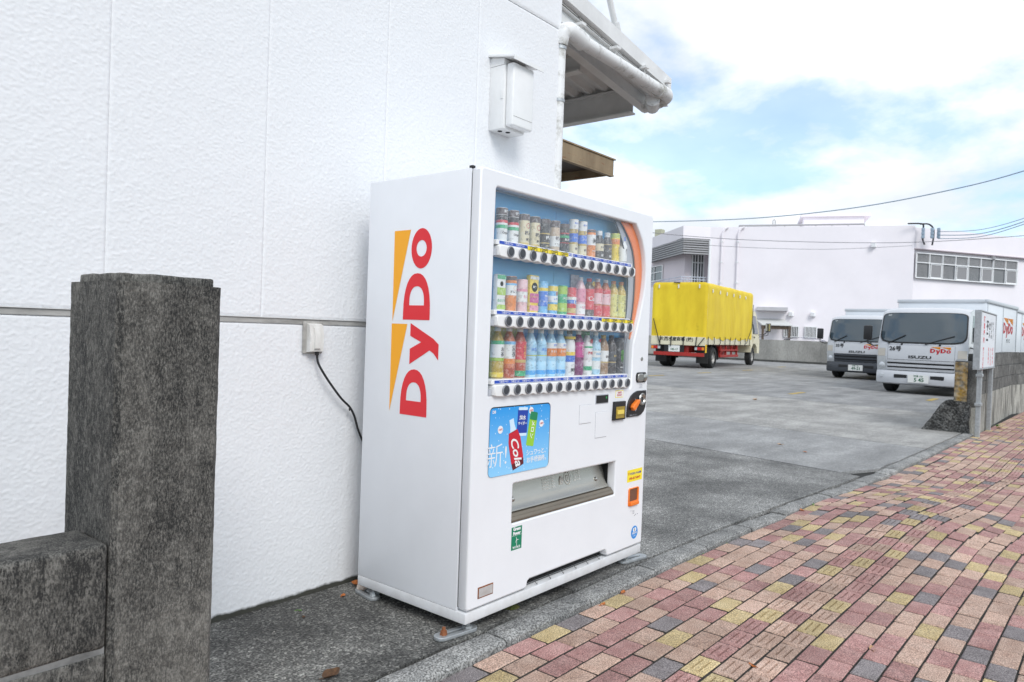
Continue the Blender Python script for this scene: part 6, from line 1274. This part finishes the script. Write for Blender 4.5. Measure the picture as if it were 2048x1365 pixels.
for a_, b_ in ((1574, 1604), (1616, 1640)):
    P, Lw_, rt = window('barred_window', pm_(a_, 0.0), pm_(b_, 0.0), farz(1590, 674, 49), farz(1590, 653, 49), 1, [], 0.03)
    br = MB()
    for j in range(9): s_ = Lw_ * (j + 0.5) / 9; br.cyl(P(s_, farz(1590, 674, 49), 0.14), P(s_, farz(1590, 653, 49), 0.14), 0.022, n=6)
    br.build('window_bars', wgrey, rt)
# rooftop
r0_, r1_ = pm_(1640) + fwd * 3, pm_(1765) + fwd * 3
wallseg('roof_house', r0_, r1_, ZT + 0.004, farz(1700, 439, 52), pink, 4.0)
wallseg('roof_house_slab', r0_ - (r1_ - r0_).normalized() * 0.25 - fwd * 0.2, r1_ + (r1_ - r0_).normalized() * 0.35 - fwd * 0.2, farz(1700, 439, 52) + 0.004, farz(1700, 433, 52), pink, 4.5)
qa, qb = pm_(1476) + fwd * 0.4, pm_(1730) + fwd * 0.4
rp_ = MB().cyl((qa.x, qa.y, ZT + 0.14), (qb.x, qb.y, ZT + 0.17), 0.065, n=8)
for k in range(9): q = qa + (qb - qa) * k / 8; rp_.cyl((q.x, q.y, ZT), (q.x, q.y, ZT + 0.14), 0.03, n=6)
rp_.build('roof_pipe', louv, pb)
q = pm_(1549) + fwd * 0.6; MB().tube([(q.x, q.y, ZT), (q.x, q.y, ZT + 0.5), (q.x + 0.05, q.y - 0.06, ZT + 0.58), (q.x + 0.1, q.y - 0.12, ZT + 0.5), (q.x + 0.1, q.y - 0.12, ZT)], 0.03, 6).build('roof_vent', louv, pb)
q = far(1311, 60); MB().bbox(q.x - 0.3, q.x + 0.3, q.y - 0.3, q.y + 0.3, ZT - 0.6, farz(1313, 460, 60), 0.02, 1).build('roof_tank', mat('tank_beige', (0.42, 0.42, 0.30), 0.7), pb)
# entrance canopies
qa, qb = pm_(1505), pm_(1568)
wallseg('entrance_slab', qa - fwd * 1.1, qb - fwd * 1.1, farz(1540, 621, 48.5), farz(1540, 614, 48.5), mat('slab_grey', (0.50, 0.49, 0.50), 0.8, var=0.15, vscale=1), 1.1)
qa, qb = pm_(1512) - fwd * 0.02, pm_(1572) - fwd * 0.02
z_hi, z_lo = farz(1540, 637, 49), farz(1540, 649, 48)
lt = MB().add([tuple(qa)[:2] + (z_hi,), tuple(qb)[:2] + (z_hi,), tuple(qb - fwd * 1.6)[:2] + (z_lo,), tuple(qa - fwd * 1.6)[:2] + (z_lo,), tuple(qa)[:2] + (z_hi - 0.06,), tuple(qb)[:2] + (z_hi - 0.06,), tuple(qb - fwd * 1.6)[:2] + (z_lo - 0.06,), tuple(qa - fwd * 1.6)[:2] + (z_lo - 0.06,)], [(0, 1, 2, 3), (4, 7, 6, 5), (0, 4, 5, 1), (1, 5, 6, 2), (2, 6, 7, 3), (3, 7, 4, 0)])
leanto = thing('lean_to', 'small lean-to porch roof with posts against the pink building', 'porch')
lt.build('porch_roof', mat('porch_sheet', (0.62, 0.62, 0.60), 0.6, var=0.05), leanto, smooth=0, fix=True)
bwm = mat('brown_timber', (0.12, 0.085, 0.06), 0.8, var=0.2)
for t in (0.05, 0.93): q = qa + (qb - qa) * t - fwd * 1.5; MB().box(q.x - 0.06, q.x + 0.06, q.y - 0.06, q.y + 0.06, 0, z_lo - 0.065).build('post', bwm, leanto)
wallseg('beam', qa - fwd * 1.45, qb - fwd * 1.45, z_lo - 0.30, z_lo - 0.07, bwm, 0.1, leanto)
# service cables on the facade and overhead wires
cab_m = mat('cable_black', (0.02, 0.02, 0.024), 0.6); cab_b = mat('cable_bluegrey', (0.30, 0.38, 0.46), 0.6)
pr3 = lambda px, py, D: (lambda q: (q.x, q.y, farz(px, py, D)))(far(px, D))
sv = thing('service_cables', 'black electric service cables clipped to the pink building', 'cables')
MB().tube(catmull([pr3(1805, 448, 46.9), pr3(1830, 448, 46.9), pr3(1836, 452, 46.9), pr3(1835, 476, 46.9), pr3(1840, 490, 46.9)], 4), 0.05, 6).build('cable', cab_m, sv)
MB().tube(catmull([pr3(1830, 449, 46.8), pr3(1846, 449, 46.8), pr3(1856, 458, 46.8), pr3(1857, 475, 46.8), pr3(1855, 491, 46.8)], 4), 0.05, 6).build('cable', cab_m, sv)
for px in (1836, 1854, 1867):
    for py in (460, 467, 474): MB().bbox(*(lambda q: (q[0] - 0.09, q[0] + 0.09, q[1] - 0.09, q[1] + 0.09, q[2] - 0.11, q[2] + 0.11))(pr3(px, py, 46.7)), 0.03, 1).build('insulator', cab_b, sv)
def wire(pts, r_, label, m_=cab_b):
    tag(MB().tube(catmull([pr3(*q) for q in pts], 8), r_, 5).build('overhead_wire', m_), label, 'wire', 'overhead wires')
wire([(1180, 444, 44), (1308, 444, 42), (1500, 437, 39), (1700, 416, 36), (1900, 378, 33), (2048, 338, 31), (2300, 255, 28)], 0.028, 'long blue-grey overhead wire crossing the sky above the pink roof')
wire([(1867, 464, 46.6), (1950, 460, 42), (2048, 433, 37), (2200, 370, 31)], 0.020, 'upper of three wires rising right from the facade insulators')
wire([(1867, 471, 46.6), (1950, 468, 42), (2048, 440, 37), (2200, 380, 31)], 0.026, 'middle of three wires rising right from the facade insulators')
wire([(1867, 478, 46.6), (1950, 474, 42), (2048, 445, 37), (2200, 386, 31)], 0.022, 'lowest of three wires rising right from the facade insulators')
wire([(1250, 461, 46), (1358, 472, 45), (1500, 481, 44), (1700, 486, 43), (1850, 484, 42), (2048, 471, 40), (2250, 450, 38)], 0.018, 'thin grey wire passing across the pink facade below the roofline', mat('wire_grey', (0.22, 0.21, 0.23), 0.6))
wire([(1358, 488, 49), (1500, 496, 48), (1650, 499, 47), (1815, 492, 46.6)], 0.014, 'faint lower wire strung along the pink main wall', MATS['wire_grey'])

# ------------------------------------------------------------------ leaves, weeds, litter
leafm = [mat('dry_leaf_orange', (0.42, 0.13, 0.03), 0.8, var=0.3, vscale=60), mat('dry_leaf_tan', (0.45, 0.28, 0.15), 0.8, var=0.3, vscale=60), mat('dry_leaf_brown', (0.09, 0.045, 0.02), 0.85, var=0.3, vscale=60)]
def leaf(label, x, y, z, L_, W_, m_, ang, seed, curl=0.35):
    b_ = MB(); r2_ = random.Random(seed); cu_ = curl * r2_.uniform(0.7, 1.3)
    def lf(a, b):
        s_ = a - 0.5; w_ = W_ * math.sin(math.pi * min(max(a * 0.96 + 0.02, 0.02), 0.98)) ** 0.7 * (b - 0.5); zz_ = cu_ * (L_ * (s_ * s_) + abs(w_) * 0.9) + 0.003
        return (s_ * L_, w_, zz_ + 0.1 * W_ * math.sin(a * 9 + seed) * (b - .5))
    b_.grid(8, 4, lf); b_.tube([(-L_ * 0.5, 0, cu_ * L_ * 0.25), (-L_ * 0.72, 0.004, cu_ * L_ * 0.3 + 0.004)], 0.0012, 4)
    o = b_.build('dry_leaf', m_); o.location = (x, y, z); o.rotation_euler = (0, 0, ang); tag(o, label, 'leaf', 'fallen leaves'); return o
zb_ = -0.036
leaf('dry tan leaf lying on the brick pavement right of the machine', 3.22, 0.71, zb_ + 0.002, 0.055, 0.022, leafm[1], 0.4, 1, 0.9)
leaf('small orange leaf on the grooved bricks in the foreground', 2.73, 1.01, zb_ + 0.002, 0.04, 0.014, leafm[0], 1.2, 2, 0.7)
leaf('dark brown curled leaf on the asphalt near the pillar', 1.56, 2.02, 0.0, 0.085, 0.05, leafm[2], 0.3, 3, 0.8)
leaf('rust brown leaf in the corner between the wall and the machine', 2.185, 2.64, 0.0, 0.085, 0.055, leafm[0], 2.0, 4, 0.9)
leaf('little orange leaf at the foot of the wall', 2.06, 2.60, 0.0, 0.035, 0.02, leafm[0], 0.6, 5)
leaf('small dark leaf on the asphalt beside the wall', 1.80, 2.52, 0.0, 0.02, 0.014, leafm[2], 1.0, 6)
leaf('orange leaf in the kerb gutter near the machine front', 2.86, 1.755, zb_ + 0.004, 0.045, 0.018, leafm[0], 0.1, 7, 0.6)
leaf('rust coloured leaf wedged against the kerb', 3.06, 1.768, zb_ + 0.006, 0.05, 0.02, leafm[0], 0.3, 8, 0.6)
leaf('orange leaf among the broken kerb stones', 5.42, 1.70, zb_ + 0.02, 0.07, 0.03, leafm[0], 0.8, 9)
leaf('pinkish leaf far out on the pale concrete slab', 14.4, 5.5, 0.0, 0.16, 0.10, leafm[1], 0.5, 10)
leaf('tan leaf on the grey concrete slab', 8.52, 2.94, 0.0, 0.07, 0.04, leafm[1], 1.5, 11)
leaf('orange leaf on the grey slab nearest the kerb', 8.18, 2.55, 0.0, 0.06, 0.03, leafm[0], 0.9, 12)
leaf('brown leaf by the wall end post', 13.5, 1.33, zb_ + 0.01, 0.12, 0.07, leafm[1], 0.4, 13)
leaf('red-brown leaf in a pavement joint by the heaved bricks', 5.5, 1.36, zb_ + 0.035, 0.10, 0.03, leafm[0], 0.1, 14)
# shell-like scrap by the rear foot
sh = MB(); sh.lathe([(0.001, -0.02), (0.018, -0.012), (0.026, 0.004), (0.022, 0.02), (0.010, 0.030), (0.001, 0.033)], 16, (0, 0, 0), 'x', sy=0.8)
o = sh.build('snail_shell', mat('shell_striped', (0.50, 0.34, 0.26), 0.5, col2=(0.75, 0.68, 0.60), vscale=9, stretch=(9, 1, 1))); o.location = (2.15, 2.585, 0.021); o.rotation_euler = (0, 0, 0.4); tag(o, 'pale striped snail shell beside the rear machine foot', 'shell')
weedm = mat('weed_green', (0.09, 0.20, 0.03), 0.7, var=0.3, vscale=40); mossm = mat('moss_green', (0.06, 0.085, 0.015), 0.9, col2=(0.12, 0.11, 0.03), vscale=60)
def weed(label, x, y, z, h, nl, seed):
    t_ = thing('weed', label, 'weed', (x, y, z), 0, 'weeds in the joints'); r2_ = random.Random(seed); b_ = MB()
    for k in range(nl):
        a = r2_.uniform(0, 6.28); L_ = h * r2_.uniform(0.6, 1.1); W_ = L_ * 0.32; up_ = r2_.uniform(0.35, 1.0)
        b_.grid(4, 2, lambda u, v: (lambda s_, w_: (math.cos(a) * s_ * (1.2 - up_ * .6) - math.sin(a) * w_, math.sin(a) * s_ * (1.2 - up_ * .6) + math.cos(a) * w_, up_ * s_ - 0.6 * s_ * s_ / max(L_, .001)))(u * L_, W_ * math.sin(math.pi * (0.05 + 0.9 * u)) * (v - 0.5)))
    b_.build('leaves', weedm, t_, smooth=60)
weed('green weed sprouting between broken kerb stones', 5.62, 1.66, -0.02, 0.07, 9, 1); weed('tiny weed at the kerb joint beyond the machine', 4.25, 1.755, -0.04, 0.035, 8, 2)
weed('tiny weed at the kerb edge right of the machine', 3.95, 1.765, -0.04, 0.03, 7, 3); weed('weed growing at the foot of the block wall', 13.75, 1.40, -0.04, 0.12, 10, 4)
weed('green weed in the heaved brick joint', 5.95, 1.33, -0.02, 0.06, 7, 5); weed('bright sprout on the asphalt by the wall', 1.83, 2.60, 0.0, 0.022, 5, 6)
ms = MB()
for (cx_, cy_, rx_, ry_, hz) in ((2.49, 1.985, 0.042, 0.03, 0.016),):
    ms.grid(18, 7, lambda u, v: (cx_ + rx_ * v * math.cos(6.2832 * u) * (1 + 0.25 * mnoise.noise((math.cos(6.2832 * u) * 2, math.sin(6.2832 * u) * 2, 1))), cy_ + ry_ * v * math.sin(6.2832 * u), hz * (1 - v * v) * (1 + 0.5 * mnoise.noise((u * 9, v * 5, 3))) - 0.001))
tag(ms.build('moss_clump', mossm), 'dark green moss clump under the machine front edge', 'moss')
jm = MB(); r2_ = random.Random(5)
for k in range(160):
    x = 3.55 + r2_.random() ** 1.4 * 2.2; y = ky(x) - 0.004 + r2_.uniform(-0.010, 0.004); s_ = r2_.uniform(0.003, 0.009)
    jm.add([(x - s_, y, -0.042), (x + s_, y - s_ * .4, -0.042), (x + s_ * .3, y + s_, -0.042), (x, y, -0.036 + s_ * 0.8)], [(0, 1, 3), (1, 2, 3), (2, 0, 3)])
kind(tag(jm.build('moss_in_joint', mossm), 'green moss growing along the kerb joint', 'moss'), 'stuff')
pb_ = MB(); r2_ = random.Random(9)
for k in range(260):
    x = r2_.uniform(1.2, 7.0); y = (ky(x) - r2_.uniform(0.0, 0.012)) if r2_.random() < 0.5 else r2_.uniform(1.95, 2.70); s_ = r2_.uniform(0.0015, 0.004); z = -0.040 if y < 1.85 else 0.0
    if y > 1.9 and x > 2.0: continue
    pb_.add([(x - s_, y - s_, z), (x + s_, y - s_, z), (x, y + s_, z), (x + s_ * .2, y, z + s_ * 1.6)], [(0, 1, 3), (1, 2, 3), (2, 0, 3)])
kind(tag(pb_.build('grit', mat('grit_grey', (0.22, 0.21, 0.19), 0.9, var=0.4, vscale=80)), 'loose grit along the kerb and wall foot', 'grit'), 'stuff')
